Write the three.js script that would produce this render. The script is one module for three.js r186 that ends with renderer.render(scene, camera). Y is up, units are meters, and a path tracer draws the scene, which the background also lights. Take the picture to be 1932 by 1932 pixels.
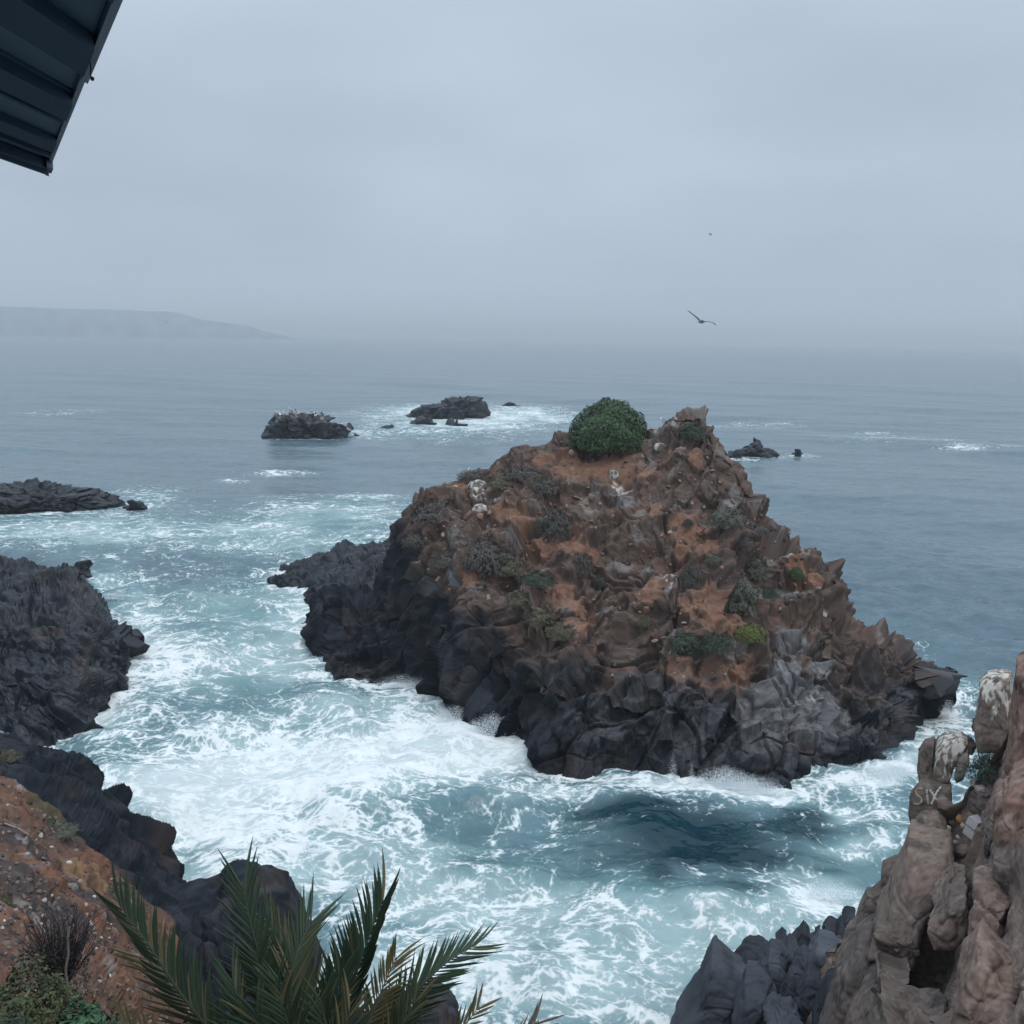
import * as THREE from 'three';
import { mergeGeometries } from 'three/addons/utils/BufferGeometryUtils.js';

// ---------------------------------------------------------------- camera, sky, sun, exposure
const EYE = new THREE.Vector3(0, 20, 0);
const FOV = 55, PITCH = -10.0, ROLL = 1.0;
const scene = new THREE.Scene();
const camera = new THREE.PerspectiveCamera(FOV, 1, 0.1, 60000);
camera.position.copy(EYE);
camera.rotation.order = 'YXZ';
camera.rotation.set(PITCH * Math.PI / 180, 0, ROLL * Math.PI / 180);
camera.updateMatrixWorld(true);

const renderer = new THREE.WebGLRenderer({ antialias: true });
renderer.toneMapping = THREE.LinearToneMapping;
renderer.toneMappingExposure = 1.12;
renderer.shadowMap.enabled = true;

const sun = new THREE.DirectionalLight(new THREE.Color(1, 0.97, 0.93), 1.0);
sun.name = 'sun';
sun.position.set(40, 120, -10);
sun.target.position.set(0, 0, -50);
sun.castShadow = true;
sun.shadow.radius = 60;
sun.shadow.mapSize.set(2048, 2048);
Object.assign(sun.shadow.camera, { left: -80, right: 80, top: 80, bottom: -80, near: 1, far: 400 });
scene.add(sun, sun.target);

// ---------------------------------------------------------------- small maths
const lerp = (a, b, t) => a + (b - a) * t;
const clamp = (x, a = 0, b = 1) => Math.min(b, Math.max(a, x));
const sstep = (a, b, x) => { const t = clamp((x - a) / (b - a)); return t * t * (3 - 2 * t); };
const mix3 = (a, b, t) => [lerp(a[0], b[0], t), lerp(a[1], b[1], t), lerp(a[2], b[2], t)];
function rng(seed) { let s = seed >>> 0; return () => { s = (s + 0x6d2b79f5) | 0; let t = Math.imul(s ^ (s >>> 15), 1 | s); t = (t + Math.imul(t ^ (t >>> 7), 61 | t)) ^ t; return ((t ^ (t >>> 14)) >>> 0) / 4294967296; }; }
const PERM = new Uint8Array(512);
{ const r = rng(7), p = [...Array(256).keys()]; for (let i = 255; i > 0; i--) { const j = Math.floor(r() * (i + 1)); [p[i], p[j]] = [p[j], p[i]]; } for (let i = 0; i < 512; i++) PERM[i] = p[i & 255]; }
const GX = new Float32Array(256), GY = new Float32Array(256), GZ = new Float32Array(256), RV = new Float32Array(256);
{ const r = rng(11); for (let i = 0; i < 256; i++) { const z = r() * 2 - 1, a = r() * Math.PI * 2, q = Math.sqrt(1 - z * z); GX[i] = q * Math.cos(a); GY[i] = q * Math.sin(a); GZ[i] = z; RV[i] = r(); } }
function noise3(x, y, z) {
  const xf = Math.floor(x), yf = Math.floor(y), zf = Math.floor(z), X = xf & 255, Y = yf & 255, Z = zf & 255;
  x -= xf; y -= yf; z -= zf;
  const u = x * x * x * (x * (x * 6 - 15) + 10), v = y * y * y * (y * (y * 6 - 15) + 10), w = z * z * z * (z * (z * 6 - 15) + 10);
  const A = PERM[X] + Y, B = PERM[X + 1] + Y, AA = PERM[A & 255] + Z, AB = PERM[(A + 1) & 255] + Z, BA = PERM[B & 255] + Z, BB = PERM[(B + 1) & 255] + Z;
  const g = (h, a, b, c) => GX[h] * a + GY[h] * b + GZ[h] * c;
  const x00 = lerp(g(PERM[AA & 255], x, y, z), g(PERM[BA & 255], x - 1, y, z), u), x10 = lerp(g(PERM[AB & 255], x, y - 1, z), g(PERM[BB & 255], x - 1, y - 1, z), u);
  const x01 = lerp(g(PERM[(AA + 1) & 255], x, y, z - 1), g(PERM[(BA + 1) & 255], x - 1, y, z - 1), u), x11 = lerp(g(PERM[(AB + 1) & 255], x, y - 1, z - 1), g(PERM[(BB + 1) & 255], x - 1, y - 1, z - 1), u);
  return lerp(lerp(x00, x10, v), lerp(x01, x11, v), w) * 1.5;
}
function fbm(x, y, z, o = 4) { let s = 0, a = 0.5; for (let i = 0; i < o; i++) { const u = 0.36 * x + 0.48 * y - 0.8 * z, v = -0.8 * x + 0.6 * y, w = 0.48 * x + 0.64 * y + 0.6 * z; s += a * noise3(u, v, w); x = u * 2.03 + 17.1; y = v * 2.03 + 5.7; z = w * 2.03 + 9.3; a *= 0.5; } return s; }
function ridged(x, y, z, o = 4) { let s = 0, a = 0.5; for (let i = 0; i < o; i++) { s += a * (1 - Math.abs(noise3(x, y, z)) * 1.6); x = x * 2.1 + 3.1; y = y * 2.1 + 8.7; z = z * 2.1 + 1.3; a *= 0.5; } return s; }
// cells: nearest and second nearest feature points; W holds [F1, F2, id, dx, dy, dz, id2, dx2, dy2, dz2]
const W = new Float64Array(10);
function worley(x, y, z) {
  const xi = Math.floor(x), yi = Math.floor(y), zi = Math.floor(z);
  let f1 = 9, f2 = 9, id = 0, bx = 0, by = 0, bz = 0, id2 = 0, cx = 0, cy = 0, cz = 0;
  for (let a = -1; a <= 1; a++) for (let b = -1; b <= 1; b++) for (let c = -1; c <= 1; c++) {
    const h = PERM[(PERM[(PERM[(xi + a) & 255] + yi + b) & 255] + zi + c) & 255];
    const dx = xi + a + RV[h] - x, dy = yi + b + RV[(h + 57) & 255] - y, dz = zi + c + RV[(h + 131) & 255] - z, d = dx * dx + dy * dy + dz * dz;
    if (d < f1) { f2 = f1; id2 = id; cx = bx; cy = by; cz = bz; f1 = d; id = h; bx = dx; by = dy; bz = dz; } else if (d < f2) { f2 = d; id2 = h; cx = dx; cy = dy; cz = dz; }
  }
  W[0] = Math.sqrt(f1); W[1] = Math.sqrt(f2); W[2] = id; W[3] = bx; W[4] = by; W[5] = bz; W[6] = id2; W[7] = cx; W[8] = cy; W[9] = cz;
}
// broken, jointed rock: every cell is a tilted facet that meets its neighbour in a short step, with a groove along the joint
function blocks(x, y, z, tilt = 0.7, groove = 0.35, width = 0.1, ramp = 0.16) {
  worley(x, y, z);
  const id = W[2], id2 = W[6], e = W[1] - W[0], u = 0.5 * (1 - sstep(0, ramp, e));
  const f1 = (RV[(id + 9) & 255] - 0.5) * 0.9 - (GX[id] * W[3] + GY[id] * W[4] + GZ[id] * W[5]) * tilt, f2 = (RV[(id2 + 9) & 255] - 0.5) * 0.9 - (GX[id2] * W[7] + GY[id2] * W[8] + GZ[id2] * W[9]) * tilt;
  return lerp(f1, f2, u) - groove * (1 - sstep(0, width, e));
}

// ---------------------------------------------------------------- surveying helpers: a sight line from the balcony to a point of known distance or height
const PIX = 1932, TAN = Math.tan(FOV * Math.PI / 360);
function sight(px, py) { return new THREE.Vector3((px / PIX * 2 - 1) * TAN, (1 - py / PIX * 2) * TAN, -1).applyQuaternion(camera.quaternion); }
function at(px, py, dist) { const d = sight(px, py), k = dist / Math.hypot(d.x, d.z); return new THREE.Vector3(d.x * k, EYE.y + d.y * k, d.z * k); }
function sea(px, py, y = 0) { const d = sight(px, py), k = (y - EYE.y) / d.y; return new THREE.Vector3(d.x * k, y, d.z * k); }
const seaDist = (px, py) => { const p = sea(px, py); return Math.hypot(p.x, p.z); };
const metres = (px, dist) => px / PIX * 2 * TAN * dist;   // width of px at a distance

// ---------------------------------------------------------------- sky: an even overcast, brighter overhead
{
  const w = 1024, h = 512, data = new Float32Array(w * h * 4);
  for (let j = 0; j < h; j++) {
    const el = ((j + 0.5) / h - 0.5) * Math.PI, s = Math.max(0, Math.sin(el));
    for (let i = 0; i < w; i++) {
      const az = ((i + 0.5) / w - 0.5) * Math.PI * 2, X = Math.cos(az) * Math.cos(el), Z = Math.sin(az) * Math.cos(el);
      const q = 1 / (s + 0.22), c = fbm(X * q * 0.9 + 3, s * 2 + 1, Z * q * 0.9 + 5, 4) * sstep(0.0, 0.12, s);
      const c2 = fbm(X * 2.2, s * 9, Z * 2.2 + 9, 3) * sstep(0, 0.1, s);
      const L = (1.2 + 2.6 * s * s * s) * (1 + 0.22 * c + 0.14 * c2), o = (j * w + i) * 4;
      const b = 0.5 * c + 0.3 * c2;
      data[o] = 0.342 * L * (1 + 0.06 * b + 0.03); data[o + 1] = 0.422 * L; data[o + 2] = 0.505 * L * (1 - 0.03 * b); data[o + 3] = 1;
    }
  }
  const t = new THREE.DataTexture(data, w, h, THREE.RGBAFormat, THREE.FloatType);
  t.mapping = THREE.EquirectangularReflectionMapping; t.magFilter = THREE.LinearFilter; t.minFilter = THREE.LinearFilter; t.needsUpdate = true;
  scene.background = t; scene.environment = t;
}
scene.fog = new THREE.FogExp2(new THREE.Color().setRGB(0.90, 0.96, 1.0), 0.00034);

// ---------------------------------------------------------------- naming
const taken = new Map();
function numbered(n) { const k = taken.get(n) ?? 0; taken.set(n, k + 1); return k ? n + '_' + String(k).padStart(3, '0') : n; }
function shade(o) { o.castShadow = true; o.receiveShadow = true; return o; }
function tag(o, label, category, group, kind) { if (label) o.userData.label = label; if (category) o.userData.category = category; if (group) o.userData.group = group; if (kind) o.userData.kind = kind; return o; }
function top(name, geometry, material, label, category, group, kind) { const m = shade(new THREE.Mesh(geometry, material)); m.name = numbered(name); scene.add(m); return tag(m, label, category, group, kind); }
function part(name, geometry, material, parent, label) { const m = shade(new THREE.Mesh(geometry, material)); m.name = name; parent.add(m); if (label) m.userData.label = label; return m; }
function base(name, position, label, category, group, kind) { const g = new THREE.Group(); g.name = numbered(name); g.position.copy(position); scene.add(g); return tag(g, label, category, group, kind); }
function std(color, roughness = 0.9, more = {}) { return new THREE.MeshStandardMaterial({ color: new THREE.Color().setRGB(...color), roughness, ...more }); }
// ---------------------------------------------------------------- land: sections along sight lines, joined into one surface and then broken up in 3D
const rockMat = new THREE.MeshPhysicalMaterial({ color: 0xffffff, vertexColors: true, roughness: 0.95, specularIntensity: 0.35 });
const wetRockMat = new THREE.MeshPhysicalMaterial({ color: 0xffffff, vertexColors: true, roughness: 0.42, specularIntensity: 0.5 });
const cr = (a, b, c, d, t) => 0.5 * (2 * b + (c - a) * t + (2 * a - 5 * b + 4 * c - d) * t * t + (3 * b - a - 3 * c + d) * t * t * t);
const lands = [];
class Land {
  // columns: [px, [[py, dist] or {d, y} ...]] ordered left to right, all with as many points, near to far
  constructor(columns) {
    this.az = []; this.prof = [];
    for (const [px, pts] of columns) {
      const s = sight(px, 1400); this.az.push(Math.atan2(s.x, -s.z));
      this.prof.push(pts.map((p) => { if (!Array.isArray(p)) return [p.d, p.y]; const q = at(px, p[0], p[1]); return [p[1], q.y]; }));
    }
    this.K = this.prof[0].length;
    lands.push(this);
  }
  column(az) {
    const A = this.az, n = A.length; let i = 0;
    while (i < n - 2 && az > A[i + 1]) i++;
    const t = clamp((az - A[i]) / (A[i + 1] - A[i])), p0 = this.prof[Math.max(0, i - 1)], p1 = this.prof[i], p2 = this.prof[i + 1], p3 = this.prof[Math.min(n - 1, i + 2)], out = [];
    for (let k = 0; k < this.K; k++) { const f = (c) => lerp(cr(p0[k][c], p1[k][c], p2[k][c], p3[k][c], t), lerp(p1[k][c], p2[k][c], t), 0.5); out.push([f(0), f(1)]); }
    for (let k = 1; k < this.K; k++) if (out[k][0] < out[k - 1][0] + 0.05) out[k][0] = out[k - 1][0] + 0.05;
    return out;
  }
  hit(px, py) {   // where a sight line first meets this land (before it is broken up)
    const s = sight(px, py), az = Math.atan2(s.x, -s.z), m = s.y / Math.hypot(s.x, s.z), c = this.column(az);
    for (let k = 0; k < this.K - 1; k++) {
      const a = c[k], b = c[k + 1], fa = EYE.y + m * a[0] - a[1], fb = EYE.y + m * b[0] - b[1];
      if (fa >= 0 && fb < 0) { const t = fa / (fa - fb), d = lerp(a[0], b[0], t); return new THREE.Vector3(Math.sin(az) * d, lerp(a[1], b[1], t), -Math.cos(az) * d); }
    }
    return null;
  }
  height(x, z) {
    const az = Math.atan2(x, -z), d = Math.hypot(x, z), c = this.column(az);
    if (az < this.az[0] || az > this.az[this.az.length - 1] || d < c[0][0] || d > c[this.K - 1][0]) return -9;
    for (let k = 0; k < this.K - 1; k++) if (d <= c[k + 1][0]) return lerp(c[k][1], c[k + 1][1], (d - c[k][0]) / (c[k + 1][0] - c[k][0]));
    return -9;
  }
  // rows: how many rows in each stretch of the section; break_(P, N) -> metres along N; paint(P, Q, N) -> linear colour
  mesh(cols, rows, break_, paint, shares) {
    const nc = cols, nr = rows.reduce((a, b) => a + b, 0) + 1, n = nc * nr, P = new Float32Array(n * 3), Q = new Float32Array(n * 3), C = new Float32Array(n * 3);
    const a0 = this.az[0], a1 = this.az[this.az.length - 1], azs = [];
    // shares: [px, share of the sections up to there], where some stretches need closer sections
    const stops = shares ? [[a0, 0], ...shares.map(([px, t]) => { const v = sight(px, 1400); return [Math.atan2(v.x, -v.z), t]; }), [a1, 1]] : [[a0, 0], [a1, 1]];
    for (let i = 0; i < nc; i++) { const t = i / (nc - 1); let k = 0; while (k < stops.length - 2 && t > stops[k + 1][1]) k++; azs.push(lerp(stops[k][0], stops[k + 1][0], (t - stops[k][1]) / (stops[k + 1][1] - stops[k][1]))); }
    for (let i = 0; i < nc; i++) {
      const az = azs[i], c = this.column(az), sx = Math.sin(az), sz = -Math.cos(az);
      let r = 0;
      const put = (d, y) => { const o = (i * nr + r++) * 3; P[o] = sx * d; P[o + 1] = y; P[o + 2] = sz * d; };
      put(c[0][0], c[0][1]);
      for (let k = 0; k < this.K - 1; k++) for (let j = 1; j <= rows[k]; j++) {
        const t = j / rows[k], q0 = c[Math.max(0, k - 1)], q1 = c[k], q2 = c[k + 1], q3 = c[Math.min(this.K - 1, k + 2)];
        put(lerp(q1[0], q2[0], t), lerp(lerp(q1[1], q2[1], t), cr(q0[1], q1[1], q2[1], q3[1], t), 0.35));
      }
    }
    const index = new Uint32Array((nc - 1) * (nr - 1) * 6); let q = 0;
    for (let i = 0; i < nc - 1; i++) for (let j = 0; j < nr - 1; j++) { const a = i * nr + j, b = a + 1, c = a + nr, d = c + 1; index[q++] = a; index[q++] = c; index[q++] = b; index[q++] = b; index[q++] = c; index[q++] = d; }   // faces up
    const g = new THREE.BufferGeometry();
    g.setAttribute('position', new THREE.BufferAttribute(P, 3)); g.setIndex(new THREE.BufferAttribute(index, 1)); g.computeVertexNormals();
    const N = g.attributes.normal.array, p = new THREE.Vector3(), m = new THREE.Vector3();
    // smoothed normals: break the rock along a direction that does not jitter
    for (let k = 0; k < n; k++) { p.fromArray(P, k * 3); m.fromArray(N, k * 3); if (m.y < 0) m.multiplyScalar(-1); const d = break_(p, m); Q[k * 3] = p.x + m.x * d; Q[k * 3 + 1] = p.y + m.y * d; Q[k * 3 + 2] = p.z + m.z * d; }
    g.setAttribute('position', new THREE.BufferAttribute(Q, 3)); g.computeVertexNormals();
    const NN = g.attributes.normal.array, qq = new THREE.Vector3();
    for (let k = 0; k < n; k++) { const c = paint(p.fromArray(P, k * 3), qq.fromArray(Q, k * 3), m.fromArray(NN, k * 3)); C[k * 3] = Math.max(0.004, c[0]); C[k * 3 + 1] = Math.max(0.004, c[1]); C[k * 3 + 2] = Math.max(0.004, c[2]); }
    g.setAttribute('color', new THREE.BufferAttribute(C, 3));
    Object.assign(this, { nc, nr, Q, azs, NN });
    return g;
  }
  // where a sight line meets the finished rock: only the sections near it are tried
  ray(px, py) {
    const d = sight(px, py), az = Math.atan2(d.x, -d.z), spread = 0.025; let i0 = 0, i1 = this.nc - 2; while (i0 < this.nc - 2 && this.azs[i0 + 1] < az - spread) i0++; while (i1 > 0 && this.azs[i1] > az + spread) i1--;
    let best = null, bt = 1e9; const r = new THREE.Ray(EYE, d.clone().normalize()), a = new THREE.Vector3(), b = new THREE.Vector3(), c = new THREE.Vector3(), e = new THREE.Vector3(), h = new THREE.Vector3(), Q = this.Q, nr = this.nr;
    for (let i = i0; i <= i1; i++) for (let j = 0; j < nr - 1; j++) {
      const k = i * nr + j; a.fromArray(Q, k * 3); b.fromArray(Q, (k + 1) * 3); c.fromArray(Q, (k + nr) * 3); e.fromArray(Q, (k + nr + 1) * 3);
      for (const hit of [r.intersectTriangle(a, c, b, false, h) && h.clone(), r.intersectTriangle(b, c, e, false, h) && h.clone()]) if (hit) { const t = hit.distanceTo(EYE); if (t < bt) { bt = t; best = hit; best.n = new THREE.Vector3().fromArray(this.NN, k * 3); } }
    }
    return best;
  }
}
// patches of a ground of their own (soil, guano, moss): [px, py, radius in metres, stretch up] on a land
function patches(land, list) { return list.map(([px, py, r, s = 1]) => { const p = land.hit(px, py); return p && { p, r, s }; }).filter(Boolean); }
function within(list, P, n) { let w = 0; for (const { p, r, s } of list) { const dx = P.x - p.x, dy = (P.y - p.y) / s, dz = (P.z - p.z) * 0.7, d = Math.sqrt(dx * dx + dy * dy + dz * dz) / r; if (d < 1.8) { const v = 1 - sstep(0.65, 1.05, d + n); if (v > w) w = v; } } return w; }

const BLACK = [0.0085, 0.0115, 0.016], DARK = [0.024, 0.027, 0.034], SLATE = [0.175, 0.172, 0.178], BROWN = [0.132, 0.092, 0.074], UMBER = [0.07, 0.05, 0.042], SOIL = [0.205, 0.108, 0.073], RUST = [0.16, 0.084, 0.058], OCHRE = [0.26, 0.155, 0.08], GUANO = [0.58, 0.55, 0.50], MOSS = [0.06, 0.063, 0.035], PALE = [0.21, 0.19, 0.175];

// ---- the islet
const isletCols = [];
{
  const g0 = [0.12, 0.36, 0.68];
  const c = (px, basePy, topPy, topD, back, g = g0, f = [0.25, 0.5, 0.75]) => {
    if (px > 1440) px = 1440 + (px - 1440) * 0.93;
    const bd = seaDist(px, basePy), pts = [{ d: bd - 1.6, y: -2.2 }, [basePy, bd]];
    for (let k = 0; k < 3; k++) pts.push([lerp(basePy, topPy, f[k]), lerp(bd, topD, g[k])]);
    const topY = at(px, topPy, topD).y;
    pts.push([topPy, topD], { d: topD + 2.5, y: topY - 0.7 }, { d: back, y: -0.5 }, { d: back + 2, y: -2.5 });
    isletCols.push([px, pts]);
  };
  c(556, 1200, 1196, 66.5, 69);
  c(572, 1197, 1182, 66.5, 71);
  c(600, 1262, 1148, 66, 74);
  c(640, 1282, 1114, 66, 76);
  c(700, 1286, 1112, 65.5, 80, [0.1, 0.3, 0.6]);
  c(737, 1289, 1080, 65, 84, [0.1, 0.3, 0.6]);
  c(752, 1291, 1010, 64, 88, [0.1, 0.3, 0.66]);
  c(768, 1294, 940, 64, 90, [0.1, 0.3, 0.66]);
  c(810, 1318, 928, 64, 94, [0.08, 0.25, 0.55]);
  c(860, 1362, 894, 64, 96, [0.07, 0.22, 0.5]);
  c(930, 1392, 866, 65, 96, [0.07, 0.24, 0.52]);
  c(965, 1408, 838, 65, 96, [0.07, 0.24, 0.55]);
  c(1010, 1450, 830, 65, 96, [0.08, 0.28, 0.58]);
  c(1085, 1468, 814, 65, 96, [0.10, 0.32, 0.62]);
  c(1160, 1474, 812, 64.5, 95, [0.12, 0.36, 0.62]);
  c(1215, 1476, 790, 63, 94, [0.12, 0.36, 0.66]);
  c(1245, 1477, 774, 62, 92, [0.12, 0.36, 0.72]);
  c(1290, 1478, 774, 61.5, 90, [0.12, 0.36, 0.74]);
  c(1325, 1479, 797, 61, 88, [0.12, 0.36, 0.72]);
  c(1345, 1480, 840, 60.5, 86);
  c(1390, 1482, 912, 60, 84);
  c(1440, 1486, 985, 59, 80);
  c(1510, 1493, 1022, 58, 77, [0.14, 0.36, 0.66]);
  c(1572, 1478, 1070, 57, 74, [0.14, 0.36, 0.66]);
  c(1592, 1474, 1140, 56.5, 72, [0.14, 0.36, 0.66]);
  c(1640, 1468, 1174, 56, 70, [0.14, 0.4, 0.68]);
  c(1690, 1458, 1198, 55.5, 67, [0.14, 0.4, 0.7]);
  c(1740, 1425, 1234, 55, 63, [0.14, 0.4, 0.7]);
  c(1772, 1372, 1275, 54, 60);
  c(1800, 1328, 1318, 53.2, 56);
  c(1815, 1334, 1330, 52.5, 54);
}
const isletLand = new Land(isletCols);
const isletSoil = patches(isletLand, [[1150, 868, 1.9, .5], [1085, 868, 1.6, .5], [1210, 880, .9], [1300, 985, 1.2, 1.1], [1290, 1010, .8], [1335, 1020, .9], [1100, 1040, .9, 1.3], [1075, 1010, 1.1], [1062, 1105, .9, 1.5], [1095, 1130, 1.0], [1090, 1190, 1.0, 1], [1120, 1215, .9], [1225, 1085, .7, 1.8], [1205, 1105, .6, 1.6], [1335, 1105, .9, 1.6], [1350, 1150, 1.2, 1.2], [1300, 1130, .7], [1385, 1162, 1, .7], [1290, 1248, 1.1, .7], [1360, 1268, 1.2, .6], [1170, 1255, .8, .9], [1030, 1000, 1.4, .4], [960, 962, 1.7, .4], [900, 965, .9, .4], [880, 1080, .6], [1020, 850, 1.0, .5], [1310, 850, .5, 1.8], [1505, 1062, .8, 1.5], [1540, 1080, .6, 1.3], [870, 905, 1.0, .4], [760, 990, .6, 1.2], [1410, 1252, .8, .5], [1260, 1210, .6], [1235, 950, .6, 1.3]]);
const isletGuano = patches(isletLand, [[1262, 782, .55, 1.2], [1245, 790, .4, 1], [1160, 895, .45], [1168, 905, .35, 1.3], [900, 918, .55, .8], [1262, 1072, .5, 1.6], [1480, 1015, .7, .6], [1520, 1035, .5, .5], [1490, 1022, .4], [1590, 1145, .4, .8], [1580, 1128, .4], [970, 826, .35], [1085, 808, .5, .8], [905, 856, .4, .4], [840, 895, .4, .4], [1640, 1205, .3], [1230, 800, .3, 1], [1550, 1300, .3]]);
const isletSlab = patches(isletLand, [[1470, 1310, 1.5, 1], [1540, 1300, 1.3, 1.2], [1450, 1380, 1.3], [1530, 1360, 1.5, 1.2], [1580, 1340, 1.0, 1.4], [1500, 1420, 1.4, 1], [1540, 1440, 1.0], [1490, 1260, 1.1, .8], [1560, 1250, 1.0, .8], [1430, 1320, .8], [1500, 1190, 1.2, .5], [1480, 1110, 1.1, .8], [1390, 945, .8, .8], [1170, 930, .6, 1.5], [800, 1115, .7, 1.4], [850, 1090, .6, 1], [1110, 955, .5, 2]]);
function isletRock(P) {   // how much bare, jointed rock (against soil)
  return 1 - 0.85 * within(isletSoil, P, fbm(P.x * 0.5, P.y * 0.5, P.z * 0.5, 3) * 0.9 + fbm(P.x * 1.6 + 8, P.y * 1.6, P.z * 1.6, 2) * 0.6);
}
const isletPaintCache = {};
function isletBreak(P, N) {
  const r = isletRock(P), x = P.x, y = P.y, z = P.z;
  // joints lean: the rock is split into columns that run up to the right
  const lx = x * 0.94 - y * 0.34, ly = (y * 0.94 + x * 0.34) * 0.22, lz = z;
  const low = fbm(x / 7 + 3, y / 7, z / 7, 2) * 0.9;
  const warp = fbm(x * 0.4, y * 0.4, z * 0.4 + 7, 2) * 0.8;
  const slab = within(isletSlab, P, fbm(x * 0.6, y * 0.6, z * 0.6, 2) * 0.6);
  const b1 = blocks(lx / 2.7 + warp * 0.6, ly / 2.2, lz / 2.7, 1.0, 0.4, 0.06) * lerp(0.95, 0.5, sstep(9.5, 12.5, y));
  const b2 = blocks(lx / 1.0 + warp * 1.5, ly / 1.0, lz / 1.0 + 4, 1.1, 0.4, 0.08) * lerp(0.3, 0.13, slab);
  const b3 = blocks(lx / 0.42 + 9, ly / 0.34, lz / 0.42, 1.0, 0.3, 0.12, 0.25) * lerp(0.15, 0.03, slab);
  const fine = fbm(lx * 2.8, ly * 4.5, lz * 2.8, 4) * 0.16;
  // buttresses and gullies that run down the faces
  const gully = (ridged(lx / 4.2 + warp * 0.6 + 5, ly / 9, lz / 4.2, 3) - 0.62) * 3.6 * sstep(0.5, 3, y) * lerp(0.45, 1, r) * lerp(1, 0.45, sstep(9, 12.5, y));
  const shore = sstep(-0.5, 0.6, y);
  const sb = slab > 0.02 ? slab * (blocks(x / 1.35 + warp * 0.5, y / 1.6, z / 1.9 + 21, 0.35, 0.5, 0.085) * 0.46) : 0;
  const edge = sstep(0, 3.0, Math.min(y + 1.2, 3));
  return -0.4 + gully + low * lerp(0.4, 1, edge) + r * (b1 * lerp(1, .45, slab) + b2 + b3 + sb) * lerp(0.5, 1, shore) + fine * lerp(1.3, 0.6, r) + (1 - r) * blocks(x / 0.5, y / 0.5, z / 0.5, 0.5, 0.1, 0.1) * 0.1;
}
function isletPaint(P, Q, N) {
  const x = P.x, y = P.y, z = P.z, n1 = fbm(x * 0.35, y * 0.35, z * 0.35, 4), n2 = fbm(x * 1.6 + 8, y * 1.6, z * 1.6, 3), n3 = fbm(x * 6, y * 6, z * 6, 2);
  worley(x / 0.8, y / 1.3, z / 0.8); const cell = RV[(W[2] + 33) & 255];
  let c = mix3(BROWN, UMBER, sstep(-0.3, 0.22, n2 + (cell - 0.5) * 0.6));
  c = mix3(c, RUST, 0.45 * sstep(0.05, 0.35, n1 + n2 * 0.5));
  c = mix3(c, PALE, 0.5 * sstep(0.78, 0.95, cell + n3 * 0.2));
  const slab = within(isletSlab, P, n2 * 0.9 + n1 * 0.4);
  c = mix3(c, mix3(mix3(SLATE, PALE, 0.3 * sstep(4, 7, y)), DARK, sstep(0.1, 0.5, -n2 + (cell - 0.5) * 0.4) * 0.7), slab * 0.8);
  const soil = within(isletSoil, P, n1 * 0.9 + n2 * 0.7 + n3 * 0.3);
  c = mix3(c, mix3(mix3(SOIL, OCHRE, sstep(0.0, 0.45, n2)), UMBER, 0.75 * sstep(0.02, 0.3, n3 * 0.8 + n2 * 0.5 - n1 * 0.3)), soil * 0.9);
  // the tide and spray zone: bare black rock, reaching higher on the exposed left
  const lim = lerp(7.4, 4.3, sstep(-9, 2, x)) - 1.2 * sstep(8, 13, x) + n1 * 3.4 + n2 * 1.2;
  const wet = sstep(lim + 1.0, lim - 0.9, y) * (1 - slab * 0.75 * sstep(0.8, 2.2, y));
  const grey = sstep(1, 6, x) * sstep(-0.35, 0.25, n2 + (cell - 0.4) * 0.9);
  c = mix3(c, mix3(mix3(mix3(BLACK, DARK, sstep(-0.3, 0.4, n2 + (cell - 0.5) * 0.8)), [0.085, 0.083, 0.088], 0.7 * grey * sstep(0.3, 1.8, y)), UMBER, 0.35 * sstep(0.1, 0.5, n1 + 0.1)), wet);
  c = mix3(c, MOSS, 0.3 * sstep(0.12, 0.4, fbm(x * 0.7 + 40, y * 0.7, z * 0.7, 3)) * (1 - soil) * sstep(2, 4, y) * sstep(16, 8, y));
  const gu = within(isletGuano, P, n2 * 0.7 + n3 * 0.5) * sstep(-0.12, 0.22, fbm(x * 4, y * 1.2, z * 4 + 3, 3));
  c = mix3(c, GUANO, gu * 0.8);
  const k = 1 + n3 * 0.55 + n2 * 0.25 + (cell - 0.5) * 0.3;
  return [c[0] * k, c[1] * k, c[2] * k];
}
const islet = top('rocky_islet', isletLand.mesh(770, [6, 120, 112, 104, 92, 14, 18, 3], isletBreak, isletPaint), rockMat, 'large steep rocky islet of brown and black rock rising from the surf', 'islet');

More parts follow.
